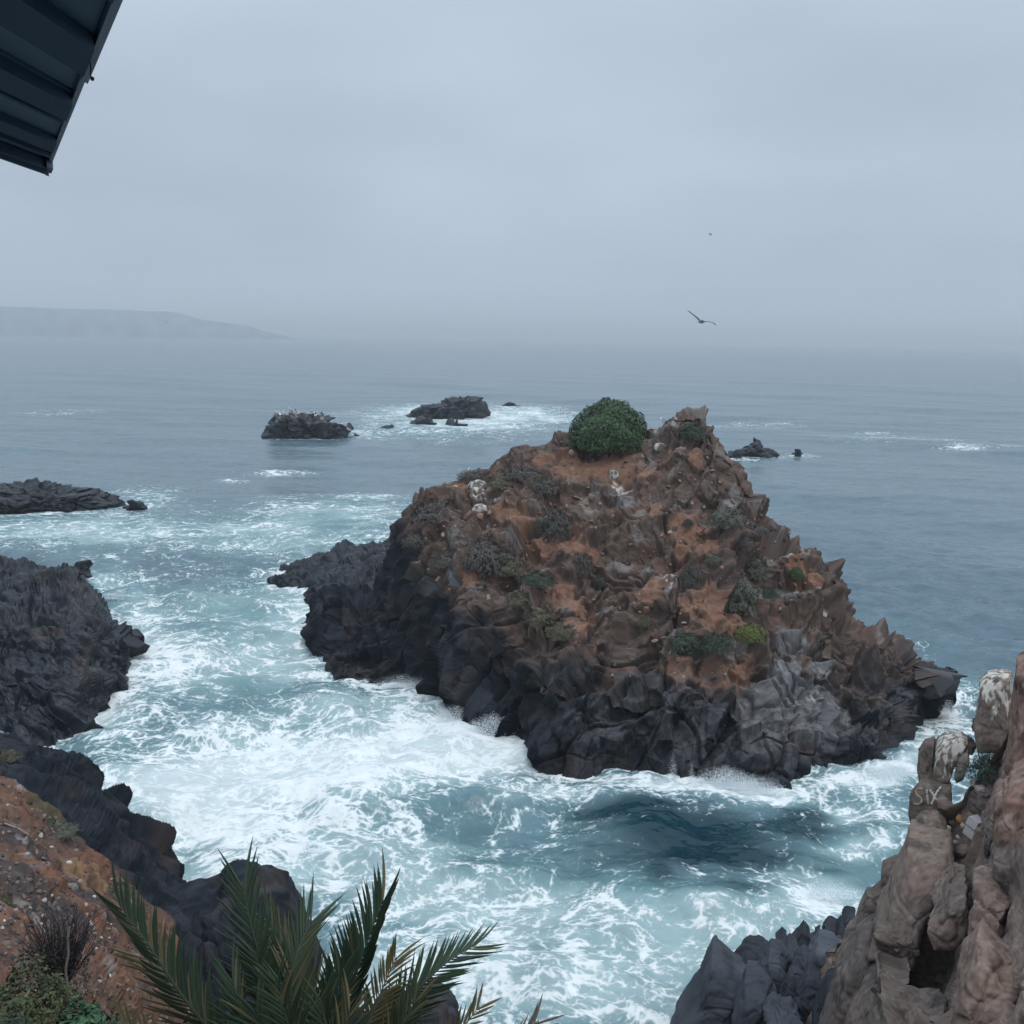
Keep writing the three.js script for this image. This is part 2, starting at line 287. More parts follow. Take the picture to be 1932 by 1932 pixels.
// ---- the low black ledge that runs out to the left behind the islet
function blackBreak(amp, lean = 0.5, sc = 1) { return (P) => {
  const x = P.x / sc, y = P.y / sc, z = P.z / sc, u = x * 0.8 - y * lean, v = (y * 0.8 + x * lean) * 0.3, w = fbm(x * 0.3, y * 0.3, z * 0.3, 2);
  return amp * (fbm(x / 4, y / 4, z / 4, 3) * 1.1 + (ridged(u / 3 + w, v / 5, z / 3, 3) - 0.6) * 1.1 + blocks(u / 2.0 + w, v / 2.6, z / 2.0, 1.1, 0.25, 0.06) * 0.8 + blocks(u / 0.75 + w, v / 0.9, z / 0.75, 1.1, 0.3, 0.09) * 0.4 + blocks(u / 0.3, v / 0.36, z / 0.3, 1.0, 0.3, 0.12, 0.25) * 0.15 + fbm(x * 3, y * 3, z * 3, 3) * 0.12);
}; }
function blackPaint(lift = 1, tint = 0) { return (P) => {
  const x = P.x, y = P.y, z = P.z, n1 = fbm(x * 0.4, y * 0.4, z * 0.4, 3), n2 = fbm(x * 2, y * 2, z * 2, 3);
  worley(x / 0.8, y / 0.8, z / 0.8); const cell = RV[(W[2] + 33) & 255];
  let c = mix3(BLACK, DARK, sstep(-0.3, 0.4, n2 + (cell - 0.5) * 0.7));
  c = mix3(c, UMBER, 0.5 * sstep(0.1, 0.45, n1 + tint) * sstep(1.0, 2.5, y));
  const k = lift * (1 + n2 * 0.3);
  return [c[0] * k, c[1] * k, c[2] * k];
}; }
{
  const cols = [];
  const c = (px, basePy, topPy, topD, back) => { const bd = seaDist(px, basePy), ty = at(px, topPy, topD).y; cols.push([px, [{ d: bd - 1.5, y: -1.8 }, [basePy, bd], [lerp(basePy, topPy, 0.55), lerp(bd, topD, 0.45)], [topPy, topD], { d: topD + 2, y: ty - 0.8 }, { d: back, y: -1.8 }]]); };
  c(512, 1094, 1092, 83.5, 85.5); c(528, 1096, 1080, 84.5, 88); c(545, 1106, 1068, 85, 91); c(580, 1118, 1056, 85, 94); c(600, 1150, 1050, 85, 95); c(650, 1170, 1040, 85, 96); c(700, 1180, 1026, 85, 98); c(745, 1180, 1017, 85, 98); c(800, 1180, 1016, 85, 98);
  top('rock_ledge', new Land(cols).mesh(230, [4, 60, 60, 12, 6], blackBreak(0.75), blackPaint(1.05, 0.1)), wetRockMat, 'low black rock ledge running out to the left behind the islet', 'rock');
}
// ---- the black outcrop at the left edge
{
  const cols = [];
  const c = (px, basePy, topPy, topD, back, g = [0.14, 0.4]) => { const bd = seaDist(px, basePy), ty = at(px, topPy, topD).y; cols.push([px, [{ d: bd - 1.5, y: -1.8 }, [basePy, bd], [lerp(basePy, topPy, 0.36), lerp(bd, topD, g[0])], [lerp(basePy, topPy, 0.68), lerp(bd, topD, g[1])], [topPy, topD], { d: topD + 4, y: ty - 1.2 }, { d: back, y: -1.8 }]]); };
  c(-330, 1420, 1052, 70, 92); c(-150, 1420, 1058, 70, 90); c(0, 1412, 1066, 70, 88); c(70, 1404, 1062, 70, 86); c(110, 1396, 1068, 69, 84); c(150, 1378, 1076, 68, 82); c(172, 1366, 1092, 67.5, 80); c(200, 1338, 1128, 66, 76); c(222, 1314, 1165, 64, 72); c(243, 1304, 1190, 63, 70); c(262, 1240, 1212, 62, 66); c(275, 1232, 1226, 61, 63);
  top('black_outcrop', new Land(cols).mesh(360, [5, 70, 80, 80, 14, 8], blackBreak(0.78, -0.55), blackPaint(1.0, 0.05)), wetRockMat, 'broad black rock outcrop at the left edge beside the foaming channel', 'rock');
}
// ---- the hillside below the balcony on the left: red soil above a black rock foot
const hillCols = [
  // px, near -> far
  [-520, [{ d: 3, y: 16.2 }, { d: 8, y: 13.6 }, { d: 15, y: 11.5 }, { d: 24, y: 9 }, { d: 33, y: 6.5 }, { d: 42, y: 3.5 }, { d: 45, y: -2 }]],
  [-140, [{ d: 3, y: 16.2 }, [1960, 9], [1700, 16], [1560, 22], [1440, 31], [1350, 41], { d: 44, y: -2 }]],
  [0, [{ d: 3, y: 16 }, [1960, 9], [1740, 16], [1600, 22], [1462, 30.5], [1372, 41], { d: 44, y: -2 }]],
  [60, [{ d: 3, y: 16 }, [1960, 10], [1760, 16.5], [1640, 22], [1510, 29.5], [1398, 41.5], { d: 44, y: -2 }]],
  [100, [{ d: 3, y: 15.8 }, [1960, 10.8], [1770, 17], [1670, 22], [1552, 28.5], [1404, 42], { d: 44, y: -2 }]],
  [132, [{ d: 3, y: 15.8 }, [1960, 11.5], [1780, 17.5], [1690, 22], [1590, 27.8], [1426, 41.2], { d: 43.5, y: -2 }]],
  [180, [{ d: 3, y: 15.6 }, [1960, 13], [1800, 18.5], [1710, 22.5], [1640, 27.2], [1490, 38.4], { d: 41, y: -2 }]],
  [240, [{ d: 3, y: 15.4 }, [1960, 15], [1830, 19.5], [1760, 23], [1700, 27], [1540, 36], { d: 38.6, y: -2 }]],
  [300, [{ d: 3, y: 15.2 }, [1960, 17.5], [1890, 20.5], [1840, 22.6], [1770, 25.6], [1582, 34.4], { d: 37, y: -2 }]],
  [345, [{ d: 3, y: 15 }, [1960, 18.8], [1930, 20.4], [1890, 22.4], [1800, 25.5], [1614, 33.2], { d: 35.4, y: -2 }]],
  [364, [{ d: 3, y: 15 }, [1975, 19], [1950, 20.5], [1910, 22.3], [1810, 25.5], [1660, 31.6], { d: 33.6, y: -2 }]],
  [380, [{ d: 3, y: 15 }, [1990, 19], [1960, 20.5], [1925, 22], [1830, 25], [1712, 29.0], { d: 31.5, y: -2 }]],
  [440, [{ d: 3, y: 15 }, { d: 14, y: 8.5 }, { d: 18, y: 5.5 }, { d: 21.2, y: 3.2 }, { d: 24.6, y: 1.9 }, { d: 28.6, y: 0.8 }, { d: 30.6, y: -2 }]],
  [620, [{ d: 3, y: 15 }, { d: 11, y: 10 }, { d: 15.5, y: 6 }, { d: 20, y: 2.6 }, { d: 24, y: 1.0 }, { d: 26.5, y: 0.4 }, { d: 29, y: -2 }]],
  [900, [{ d: 3, y: 15 }, { d: 10, y: 10.4 }, { d: 14.5, y: 6 }, { d: 19, y: 2.2 }, { d: 22, y: 0.6 }, { d: 24, y: -0.6 }, { d: 26, y: -2.4 }]],
  [1150, [{ d: 3, y: 15 }, { d: 10, y: 10 }, { d: 14.5, y: 5.6 }, { d: 18.5, y: 2 }, { d: 21.5, y: 0.4 }, { d: 23.5, y: -0.8 }, { d: 25.5, y: -2.6 }]],
];
const hillLand = new Land(hillCols);
const hillSoil = patches(hillLand, [[20, 1560, 3], [60, 1620, 3], [140, 1640, 2], [190, 1660, 1.6], [30, 1720, 2.4], [100, 1740, 2], [200, 1720, 1.6], [250, 1800, 1.6], [270, 1860, 1.3], [320, 1905, 1.2], [150, 1800, 2], [90, 1840, 2], [20, 1850, 1.6], [220, 1900, 1.6], [340, 1920, .8], [0, 1500, 2]]);
const hillGravel = patches(hillLand, [[60, 1700, 1.5, .7], [110, 1720, 1.2, .7], [40, 1600, 1.2, .6], [120, 1580, 1], [230, 1750, .9], [160, 1700, .9], [20, 1650, 1, .6]]);
const hillOchre = patches(hillLand, [[235, 1745, .6, .6], [330, 1895, .9, .8], [150, 1655, .8, .5], [180, 1660, .7, .4]]);
const hillGreen = patches(hillLand, [[110, 1560, 1.1], [150, 1600, 1], [230, 1680, 1], [250, 1700, .8], [90, 1540, .9]]);
const azOf = (px) => { const v = sight(px, 1700); return Math.atan2(v.x, -v.z); }, AZ300 = azOf(315), AZ350 = azOf(352);
function hillRockness(P) {   // black rock foot: far and low
  const n = fbm(P.x * 0.35, P.y * 0.35, P.z * 0.35, 3), d = Math.hypot(P.x, P.z), az = Math.atan2(P.x, -P.z);
  const c = hillLand.column(az), edge = lerp(c[4][0], c[1][0] - 2, sstep(AZ300, AZ350, az));
  return sstep(edge - 0.5, edge + 1.1, d + n * 2.2);
}
{
  const brk = blackBreak(0.66, -0.5);
  const g = hillLand.mesh(500, [8, 30, 64, 74, 74, 92, 8], (P, N) => {
    const r = hillRockness(P), x = P.x, y = P.y, z = P.z, gr = within(hillGravel, P, 0.3 * fbm(x, y, z, 2));
    const soft = fbm(x * 0.5, y * 0.5, z * 0.5, 4) * 0.5 + ridged((x + y) * 0.9, y * 0.3, (z - x) * 0.9, 3) * 0.16 + blocks(x / 0.28, y / 0.28, z / 0.28, 0.7, 0.15, 0.12) * lerp(0.07, 0.13, gr) + blocks(x / 0.8, y / 0.8, z / 0.8, 0.5, 0.05, 0.1) * 0.1 + fbm(x * 5, y * 5, z * 5, 2) * 0.06;
    return lerp(soft, brk(P), r);
  }, (P, Q, N) => {
    const x = P.x, y = P.y, z = P.z, n1 = fbm(x * 0.5, y * 0.5, z * 0.5, 4), n2 = fbm(x * 2, y * 2, z * 2, 3), n3 = fbm(x * 8, y * 8, z * 8, 2);
    worley(x / 0.26, y / 0.26, z / 0.26); const cell = RV[(W[2] + 3) & 255];
    let c = mix3([0.135, 0.078, 0.056], [0.2, 0.093, 0.056], sstep(-0.2, 0.35, n1 + n2 * 0.4));
    c = mix3(c, [0.06, 0.043, 0.038], 0.8 * sstep(0.0, 0.32, n2 + (cell - 0.5) * 0.5));
    c = mix3(c, [0.055, 0.05, 0.05], 0.85 * within(hillGravel, P, n2 * 0.8 + (cell - .5) * .4));
    c = mix3(c, OCHRE, 0.7 * within(hillOchre, P, n2 * 0.5));
    c = mix3(c, MOSS, 0.7 * within(hillGreen, P, n2 * 0.9));
    c = mix3(c, PALE, 0.7 * sstep(0.93, 0.97, cell));
    const k = 0.9 + n3 * 0.5 + (cell - 0.5) * 0.35; c = [c[0] * k, c[1] * k, c[2] * k];
    return mix3(c, blackPaint(1.0)(P), hillRockness(P));
  }, [[-20, 0.08], [420, 0.86]]);
  top('hillside', g, rockMat, 'red soil hillside dropping to black rocks in the lower left corner', 'hillside', undefined, 'structure');
}
// ---- the cliff on the right: the ground that its boulders lie in
const cliffCols = [
  [1160, [{ d: 3, y: 15 }, { d: 14.5, y: 5.5 }, { d: 18.5, y: 2 }, { d: 21.5, y: 0.2 }, { d: 23.5, y: -0.9 }, { d: 25.5, y: -2.6 }, { d: 26.5, y: -3 }]],
  [1280, [{ d: 3, y: 15 }, { d: 15, y: 6 }, { d: 19, y: 3 }, { d: 23, y: 0.8 }, { d: 26, y: 0.2 }, { d: 28.5, y: -1.6 }, { d: 30, y: -2.6 }]],
  [1400, [{ d: 3, y: 15 }, { d: 16, y: 6.5 }, { d: 20, y: 3.8 }, { d: 24, y: 1.4 }, { d: 28, y: 0.6 }, { d: 30.4, y: -0.8 }, { d: 32, y: -2.6 }]],
  [1500, [{ d: 3, y: 15 }, { d: 16, y: 7 }, { d: 20, y: 4.2 }, { d: 24, y: 2.0 }, { d: 28.5, y: 1.2 }, { d: 31.4, y: -0.6 }, { d: 33, y: -2.6 }]],
  [1590, [{ d: 3, y: 13 }, { d: 16, y: 5.0 }, [1932, 20], [1850, 23], [1760, 26.4], { d: 30, y: 0.5 }, { d: 32, y: -2.6 }]],
  [1660, [{ d: 3, y: 13 }, { d: 14, y: 6.6 }, [1932, 18.6], [1800, 21.6], [1690, 24.6], { d: 28.5, y: 1 }, { d: 31, y: -2.6 }]],
  [1725, [{ d: 3, y: 13.5 }, { d: 13, y: 7.4 }, [1932, 17.2], [1760, 20.6], [1560, 24.6], { d: 28, y: 1.5 }, { d: 31, y: -2.6 }]],
  [1758, [{ d: 3, y: 13.5 }, { d: 12.5, y: 7.8 }, [1890, 17.4], [1852, 20.9], [1520, 24.0], { d: 27.8, y: 2 }, { d: 31, y: -2.6 }]],
  [1796, [{ d: 3, y: 13.5 }, { d: 12, y: 8.4 }, [1888, 17.0], [1852, 20.6], [1480, 23.4], { d: 27.5, y: 2 }, { d: 31, y: -2.6 }]],
  [1818, [{ d: 3, y: 13.5 }, { d: 11.6, y: 8.8 }, [1932, 15.6], [1720, 19.2], [1440, 23.3], { d: 27.2, y: 2.4 }, { d: 31, y: -2.6 }]],
  [1850, [{ d: 3, y: 14 }, { d: 11, y: 9.2 }, [1932, 15], [1690, 18.4], [1390, 23.2], { d: 27, y: 3 }, { d: 31, y: -2.6 }]],
  [1900, [{ d: 3, y: 14 }, { d: 10.5, y: 9.8 }, [1932, 14.2], [1680, 17.6], [1290, 22.6], { d: 27, y: 5 }, { d: 31.5, y: -2.6 }]],
  [1935, [{ d: 3, y: 14 }, { d: 10, y: 10.2 }, [1932, 13.8], [1670, 17], [1250, 22.2], { d: 27, y: 7 }, { d: 32, y: -2.6 }]],
  [2010, [{ d: 3, y: 14.5 }, { d: 9.5, y: 11 }, [1932, 13], [1640, 16], [1180, 21.6], { d: 27, y: 9 }, { d: 33, y: -2.6 }]],
  [2350, [{ d: 3, y: 17 }, { d: 8.5, y: 14.5 }, { d: 12, y: 13.5 }, { d: 16, y: 13.5 }, { d: 21, y: 14.5 }, { d: 28, y: 11 }, { d: 36, y: -2.6 }]],
];
const cliffLand = new Land(cliffCols);
const CLIFF = [0.215, 0.162, 0.132], CLIFF2 = [0.155, 0.122, 0.105], CLIFFRED = [0.22, 0.142, 0.108];
function cliffPaint(P, Q, N, tint = 0) {
  const x = P.x, y = P.y, z = P.z, n1 = fbm(x * 0.45, y * 0.45, z * 0.45, 4), n2 = fbm(x * 2, y * 3, z * 2, 4), n3 = fbm(x * 9, y * 9, z * 9, 2);
  let c = mix3(CLIFF, CLIFF2, sstep(-0.25, 0.35, n1 + n2 * 0.5));
  c = mix3(c, CLIFFRED, 0.6 * sstep(0, 0.4, fbm(x * 0.6 + 30, y * 0.6, z * 0.6, 3) + tint));
  c = mix3(c, [0.07, 0.055, 0.05], 0.75 * sstep(0.08, 0.34, n2));
  c = mix3(c, [0.30, 0.25, 0.22], 0.5 * sstep(0.16, 0.34, fbm(x * 3 + 11, y * 3, z * 3 + 5, 4)));
  const low = sstep(3.2, 1.4, y + n1 * 1.6);
  c = mix3(c, [0.06, 0.06, 0.066], low);
  const k = 0.95 + n3 * 0.7 + fbm(x * 22, y * 22, z * 22, 2) * 0.5; return [c[0] * k, c[1] * k, c[2] * k];
}
{
  const g = cliffLand.mesh(560, [6, 30, 72, 84, 72, 8, 3], (P, N) => {
    const x = P.x, y = P.y, z = P.z, w = fbm(x * 0.5, y * 0.5, z * 0.5, 2) * 0.6;
    return fbm(x * 0.35, y * 0.35, z * 0.35, 3) * 0.5 + blocks(x / 1.5 + w, y / 1.5 + w, z / 1.5, 0.5, 0.06, 0.3, 0.8) * 0.3 + blocks(x / 0.5 + w, y / 0.5, z / 0.5, 0.6, 0.06, 0.3, 0.8) * 0.07 + fbm(x * 2, y * 2.2, z * 2, 4) * 0.1 - 0.5;
  }, cliffPaint, [[1545, 0.14], [1960, 0.93]]);
  top('cliff', g, rockMat, 'brown rock cliff that the boulders on the right lie in', 'cliff', undefined, 'structure');
}
// ---------------------------------------------------------------- the sea: one sheet to the horizon, waves in its shape, foam as matter on it
// tileable noise tables, for patterns that need many samples
const TN = 512, TMASK = TN - 1;
function tileNoise(freq, seed, oct) {
  const out = new Float32Array(TN * TN);
  let amp = 0.5, f = freq;
  for (let o = 0; o < oct; o++, amp *= 0.5, f *= 2) {
    const g = new Float32Array(f * f * 2), r = rng(seed + o * 101);
    for (let i = 0; i < f * f; i++) { const a = r() * Math.PI * 2; g[i * 2] = Math.cos(a); g[i * 2 + 1] = Math.sin(a); }
    for (let j = 0; j < TN; j++) for (let i = 0; i < TN; i++) {
      const x = i / TN * f, y = j / TN * f, x0 = Math.floor(x), y0 = Math.floor(y), fx = x - x0, fy = y - y0, x1 = (x0 + 1) % f, y1 = (y0 + 1) % f;
      const d = (a, b, p, q) => { const k = (b * f + a) * 2; return g[k] * p + g[k + 1] * q; };
      const u = fx * fx * fx * (fx * (fx * 6 - 15) + 10), v = fy * fy * fy * (fy * (fy * 6 - 15) + 10);
      out[j * TN + i] += amp * 1.6 * lerp(lerp(d(x0, y0, fx, fy), d(x1, y0, fx - 1, fy), u), lerp(d(x0, y1, fx, fy - 1), d(x1, y1, fx - 1, fy - 1), u), v);
    }
  }
  return out;
}
const T1 = tileNoise(16, 1, 1), T2 = tileNoise(16, 2, 4), T3 = tileNoise(16, 3, 4), T4 = tileNoise(16, 4, 2);   // one cycle = TN/16 texels
function tap(T, x, y) {   // x, y in cycles
  x = x * 32; y = y * 32;
  const xf = Math.floor(x), yf = Math.floor(y), fx = x - xf, fy = y - yf, x0 = xf & TMASK, y0 = (yf & TMASK) * TN, x1 = (xf + 1) & TMASK, y1 = ((yf + 1) & TMASK) * TN;
  return lerp(lerp(T[y0 + x0], T[y0 + x1], fx), lerp(T[y1 + x0], T[y1 + x1], fx), fy);
}
// patches of water: centre, half-axes (as seen), how much foam lies on it, how aerated it is, how deep and dark
const waterPatches = [
  // px, py, rx, ry, foam, air, dark
  [560, 1440, 360, 105, 1.05, 0.9, 0], [820, 1410, 170, 60, 1.0, 0.7, 0], [700, 1325, 170, 42, .75, .6, 0], [330, 1500, 200, 70, .9, .8, 0], [420, 1560, 170, 55, .7, .7, 0],
  [900, 1420, 90, 50, .9, .5, 0],
  [200, 1340, 110, 60, .55, 1, 0], [300, 1250, 110, 60, .5, .9, 0], [260, 1160, 70, 60, .55, .9, 0], [210, 1090, 80, 30, .4, .8, 0],
  [450, 1150, 190, 90, .24, .8, 0], [480, 1250, 170, 60, .4, .8, 0], [520, 1010, 260, 45, .3, .9, 0], [120, 1000, 260, 32, .5, 1.1, 0], [640, 965, 180, 26, .35, .9, 0], [560, 1160, 60, 60, .5, .8, 0],
  [1040, 1500, 120, 22, .65, .4, 0], [640, 1640, 260, 60, .42, .8, 0], [760, 1600, 160, 40, .3, .8, 0], [900, 1700, 330, 55, .42, .75, 0], [1150, 1740, 280, 60, .42, .7, 0],
  [760, 1830, 260, 90, .52, .75, 0], [1050, 1870, 300, 80, .58, .75, 0], [1250, 1800, 170, 70, .45, .7, 0], [420, 1680, 110, 60, .75, .7, 0], [1420, 1740, 150, 40, .55, .8, 0], [1560, 1690, 110, 42, .9, .9, 0], [1480, 1650, 140, 22, .55, .5, 0],
  [1340, 1492, 140, 13, .85, .3, 0], [1220, 1490, 120, 10, .6, .3, 0], [1440, 1503, 80, 14, .8, .3, 0], [1660, 1480, 70, 18, .9, .4, 0], [1600, 1530, 90, 22, .4, .5, 0], [1640, 1590, 80, 26, .45, .8, 0], [1560, 1600, 90, 22, .4, .8, 0],
  [1430, 1570, 60, 40, .42, .6, 0],
  [1350, 1600, 340, 85, -.16, -.25, .75], [1320, 1570, 200, 52, -.5, -.3, 1.2], [1340, 1620, 150, 30, -.5, -.3, 1.2], [1180, 1535, 160, 26, -.4, -.1, 1], [1480, 1560, 120, 40, -.3, -.1, .9], [1240, 1660, 60, 32, -.3, 0, .8], [1420, 1620, 120, 26, -.35, 0, 1], [900, 1570, 90, 30, -.15, .1, .5], [1100, 1560, 120, 34, .12, .3, .5], [1520, 1530, 60, 24, -.3, 0, .9], [1400, 1690, 80, 24, -.2, 0, .7], [1560, 1640, 90, 14, -.3, .4, .7], [1130, 1770, 90, 12, -.1, .5, .3],
  [1790, 1350, 40, 40, .7, .4, 0], [1760, 1410, 50, 40, .65, .4, 0], [1800, 1300, 60, 30, .3, .4, 0], [1690, 1455, 60, 20, .7, .3, 0],
  // far water
  [880, 788, 190, 24, .62, .8, 0], [780, 775, 90, 12, .6, .6, 0], [990, 780, 90, 14, .55, .6, 0], [860, 805, 150, 12, .45, .7, 0], [650, 815, 50, 8, .7, .5, 0], [560, 828, 80, 4, .5, .2, 0],
  [270, 945, 90, 22, .45, .5, 0], [60, 968, 160, 12, .5, 1, 0], [520, 890, 60, 6, .42, .1, 0], [440, 905, 30, 4, .3, .1, 0], [120, 778, 90, 3, .2, 0, 0], [1420, 862, 60, 8, .4, .1, 0], [1380, 866, 40, 5, .5, .1, 0], [1510, 858, 30, 5, .5, 0, 0], [1700, 828, 130, 7, .3, .1, 0], [1830, 847, 70, 4, .55, 0, 0], [1640, 815, 60, 4, .3, 0, 0], [1050, 790, 80, 10, .35, .5, 0], [1400, 800, 120, 6, .2, 0, 0], [700, 940, 90, 10, .4, .5, 0],
].map(([px, py, rx, ry, foam, air, dark]) => {
  const c = sea(px, py), a = sea(px + rx, py).sub(c), b = sea(px, py - ry).sub(c), b2 = sea(px, py + ry).sub(c);
  const bz = (b.z - b2.z) / 2, bx = (b.x - b2.x) / 2, det = a.x * bz - a.z * bx;
  return { x: c.x, z: c.z, ax: bz / det, az: -bx / det, bx: -a.z / det, bz: a.x / det, foam, air, dark, far: Math.hypot(c.x, c.z) };
});
// where rock meets water, the wash leaves foam
const rim = [];
for (const L of lands) for (let i = 0; i <= 160; i++) { const az = lerp(L.az[0], L.az[L.az.length - 1], i / 160), c = L.column(az); for (let k = 0; k < c.length - 1; k++) if ((c[k][1] > 0) !== (c[k + 1][1] > 0)) { const t = c[k][1] / (c[k][1] - c[k + 1][1]), d = lerp(c[k][0], c[k + 1][0], t); rim.push([Math.sin(az) * d, -Math.cos(az) * d]); } }
const WP = [0, 0, 0];
function waterAt(x, z) {   // -> [foam, air, dark]
  let f = 0.0, a = 0, d = 0, neg = 0;
  for (const p of waterPatches) {
    const dx = x - p.x, dz = z - p.z, u = dx * p.ax + dz * p.az, v = dx * p.bx + dz * p.bz, r = u * u + v * v;
    if (r < 3.2) { const w = Math.exp(-r * 1.1) * (1 - r / 3.2); if (p.foam > 0) f = Math.max(f, 0) + p.foam * w * Math.max(0, 1.0 - Math.max(f, 0)); else neg += p.foam * w; a += p.air * w * (p.air > 0 ? Math.max(0, 1 - a * 0.6) : 1); d = Math.max(d, p.dark * w); }
  }
  let near2 = 9; for (const [rx, rz] of rim) { const q = (x - rx) * (x - rx) + (z - rz) * (z - rz); if (q < near2) near2 = q; }
  if (near2 < 9) f = Math.max(f, 0) + 0.75 * Math.exp(-Math.sqrt(near2) / 0.9) * Math.max(0, 1 - Math.max(f, 0)) * (1 - 0.5 * d);
  // broken water in the cove between the shores
  const cove = sstep(62, 44, Math.hypot(x, z)) * sstep(-26, -14, x) * 0.3;
  WP[0] = Math.max(0, f + neg) * 0.95 + cove * 0.5 * (1 - d); WP[1] = clamp(a + cove * 1.2); WP[2] = d;
}
// nearness of rock: waves wash white along it
function shoreFoam(x, z) { return 0; }
const DEEP = [0.078, 0.128, 0.155], TEAL = [0.004, 0.030, 0.042], TURQ = [0.135, 0.262, 0.27], MILK = [0.35, 0.445, 0.445], FOAM = [0.80, 0.81, 0.79];
function foamField(x, z, fine) {
  const wx = x + 2.0 * tap(T2, x / 9, z / 9) + 0.5 * tap(T3, x / 2.2, z / 2.2 + .3), wz = z + 2.0 * tap(T3, x / 9 + .5, z / 9) + 0.5 * tap(T2, x / 2.2, z / 2.2);
  const q = 1.3;
  const rr = (T, L, k) => { const v = 1 - Math.min(1, Math.abs(tap(T, wx / L + k, wz * q / L)) * 3.5); return v * v; };
  const b = tap(T2, wx / 6.5 + .7, wz / 5.5), s = tap(T3, wx / 1.5, wz / 1.2), s2 = tap(T2, wx / 0.6, wz / 0.5);
  return 0.26 * rr(T1, 2.4, 0) + 0.28 * rr(T4, 0.95, .2) + (fine ? 0.26 * rr(T4, 0.42, .4) + 0.16 * rr(T4, 0.2, .1) : 0.2 * rr(T4, 0.7, .4)) + 0.36 * b + 0.22 * s + 0.2 * s2;
}
// how the field is spread, so that D is the share of the surface that foam covers
const spread = (fine) => { const v = []; const r = rng(3); for (let i = 0; i < 20000; i++) v.push(foamField(r() * 300, r() * 300, fine)); v.sort((a, b) => a - b); return v; };
const spreads = { true: spread(true), false: spread(false) };
function foamPattern(x, z, D, fine) {   // -> thick and thin foam
  const v = spreads[fine], thr = v[Math.floor(clamp(1 - D, 0, 0.9999) * 19999)], V = foamField(x, z, fine);
  FP[0] = sstep(thr - 0.05, thr + 0.2, V); FP[1] = sstep(thr - 0.24, thr + 0.12, V); FP[2] = sstep(v[2500], v[15000], V);
}
const FP = [0, 0, 0];
function seaTexture(x0, z0, size, n, fine) {
  const col = new Uint8Array(n * n * 4), rough = new Uint8Array(n * n * 4), bump = new Uint8Array(n * n * 4);
  // patch densities vary slowly: sample them coarsely
  const m = n / 8, grid = new Float32Array((m + 1) * (m + 1) * 3);
  for (let j = 0; j <= m; j++) for (let i = 0; i <= m; i++) { waterAt(x0 + i / m * size, z0 + j / m * size); grid.set(WP, (j * (m + 1) + i) * 3); }
  const S = (v) => { v = clamp(v); return 255 * (v <= 0.0031308 ? 12.92 * v : 1.055 * Math.pow(v, 1 / 2.4) - 0.055); };
  for (let j = 0; j < n; j++) for (let i = 0; i < n; i++) {
    const x = x0 + (i + 0.5) / n * size, z = z0 + (j + 0.5) / n * size, gi = i >> 3, gj = j >> 3, fx = (i & 7) / 8, fz = (j & 7) / 8, k = (gj * (m + 1) + gi) * 3, k2 = k + (m + 1) * 3;
    const G = (c) => lerp(lerp(grid[k + c], grid[k + 3 + c], fx), lerp(grid[k2 + c], grid[k2 + 3 + c], fx), fz);
    const broad = tap(T2, x / 14, z / 14), G0 = G(0), D = G0 + broad * 0.25 * Math.min(1, G0 * 3.5), A = clamp(G(1) + tap(T3, x / 11, z / 11) * 0.35), K = sstep(0.12, 0.78, G(2) + broad * 0.3 + 0.16 * tap(T3, x / 3.1, z / 1.9));
    if (D > 0.02) foamPattern(x, z, clamp(D, 0, 0.97), fine); else FP[0] = FP[1] = FP[2] = 0;
    const F = lerp(FP[0], 0.5 + 0.5 * FP[2], sstep(0.66, 0.95, D)) * lerp(1, 0.8 + 0.5 * tap(T3, x / 0.9, z / 0.7), 0.5) , thin = FP[1];
    const milk = A > 0.02 ? sstep(0.35, 0.95, A * 0.6 + D * 0.45 + tap(T3, x / 5 + .4, z / 3.4) * 0.4) : 0;
    let c = mix3(mix3(DEEP, TEAL, K), TURQ, A * 0.85 * (1 - K * 0.8));
    c = mix3(c, MILK, milk * 0.75 * (1 - K));
    const wob = 1 + tap(T3, x / 2.2, z / 1.4) * 0.3; c = [c[0] * wob, c[1] * wob, c[2] * wob];
    c = mix3(c, MILK, thin * 0.55 * (1 - K * 0.6)); c = mix3(c, FOAM, clamp(F) * 0.93);
    const o = (j * n + i) * 4;
    col[o] = S(c[0]); col[o + 1] = S(c[1]); col[o + 2] = S(c[2]); col[o + 3] = 255;
    const R = lerp(lerp(0.2, 0.32, A), 0.95, F); rough[o] = rough[o + 1] = rough[o + 2] = R * 255; rough[o + 3] = 255;
    const B = 0.34 + 0.2 * tap(T2, x / 1.7, z / 1.1) + 0.16 * tap(T3, x / 4.2, z / 2.6) + 0.09 * F + 0.12 * F * tap(T3, x / 0.5, z / 0.5) + 0.09 * tap(T2, x / 0.55, z / 0.34);
    bump[o] = bump[o + 1] = bump[o + 2] = clamp(B) * 255; bump[o + 3] = 255;
  }
  const T = (d, srgb) => { const t = new THREE.DataTexture(d, n, n, THREE.RGBAFormat); t.magFilter = THREE.LinearFilter; t.minFilter = THREE.LinearFilter; t.wrapS = t.wrapT = THREE.ClampToEdgeWrapping; if (srgb) t.colorSpace = THREE.SRGBColorSpace; t.repeat.set(1 / size, 1 / size); t.offset.set(-x0 / size, -z0 / size); t.needsUpdate = true; return t; };
  return { map: T(col, true), roughnessMap: T(rough), bumpMap: T(bump) };
}
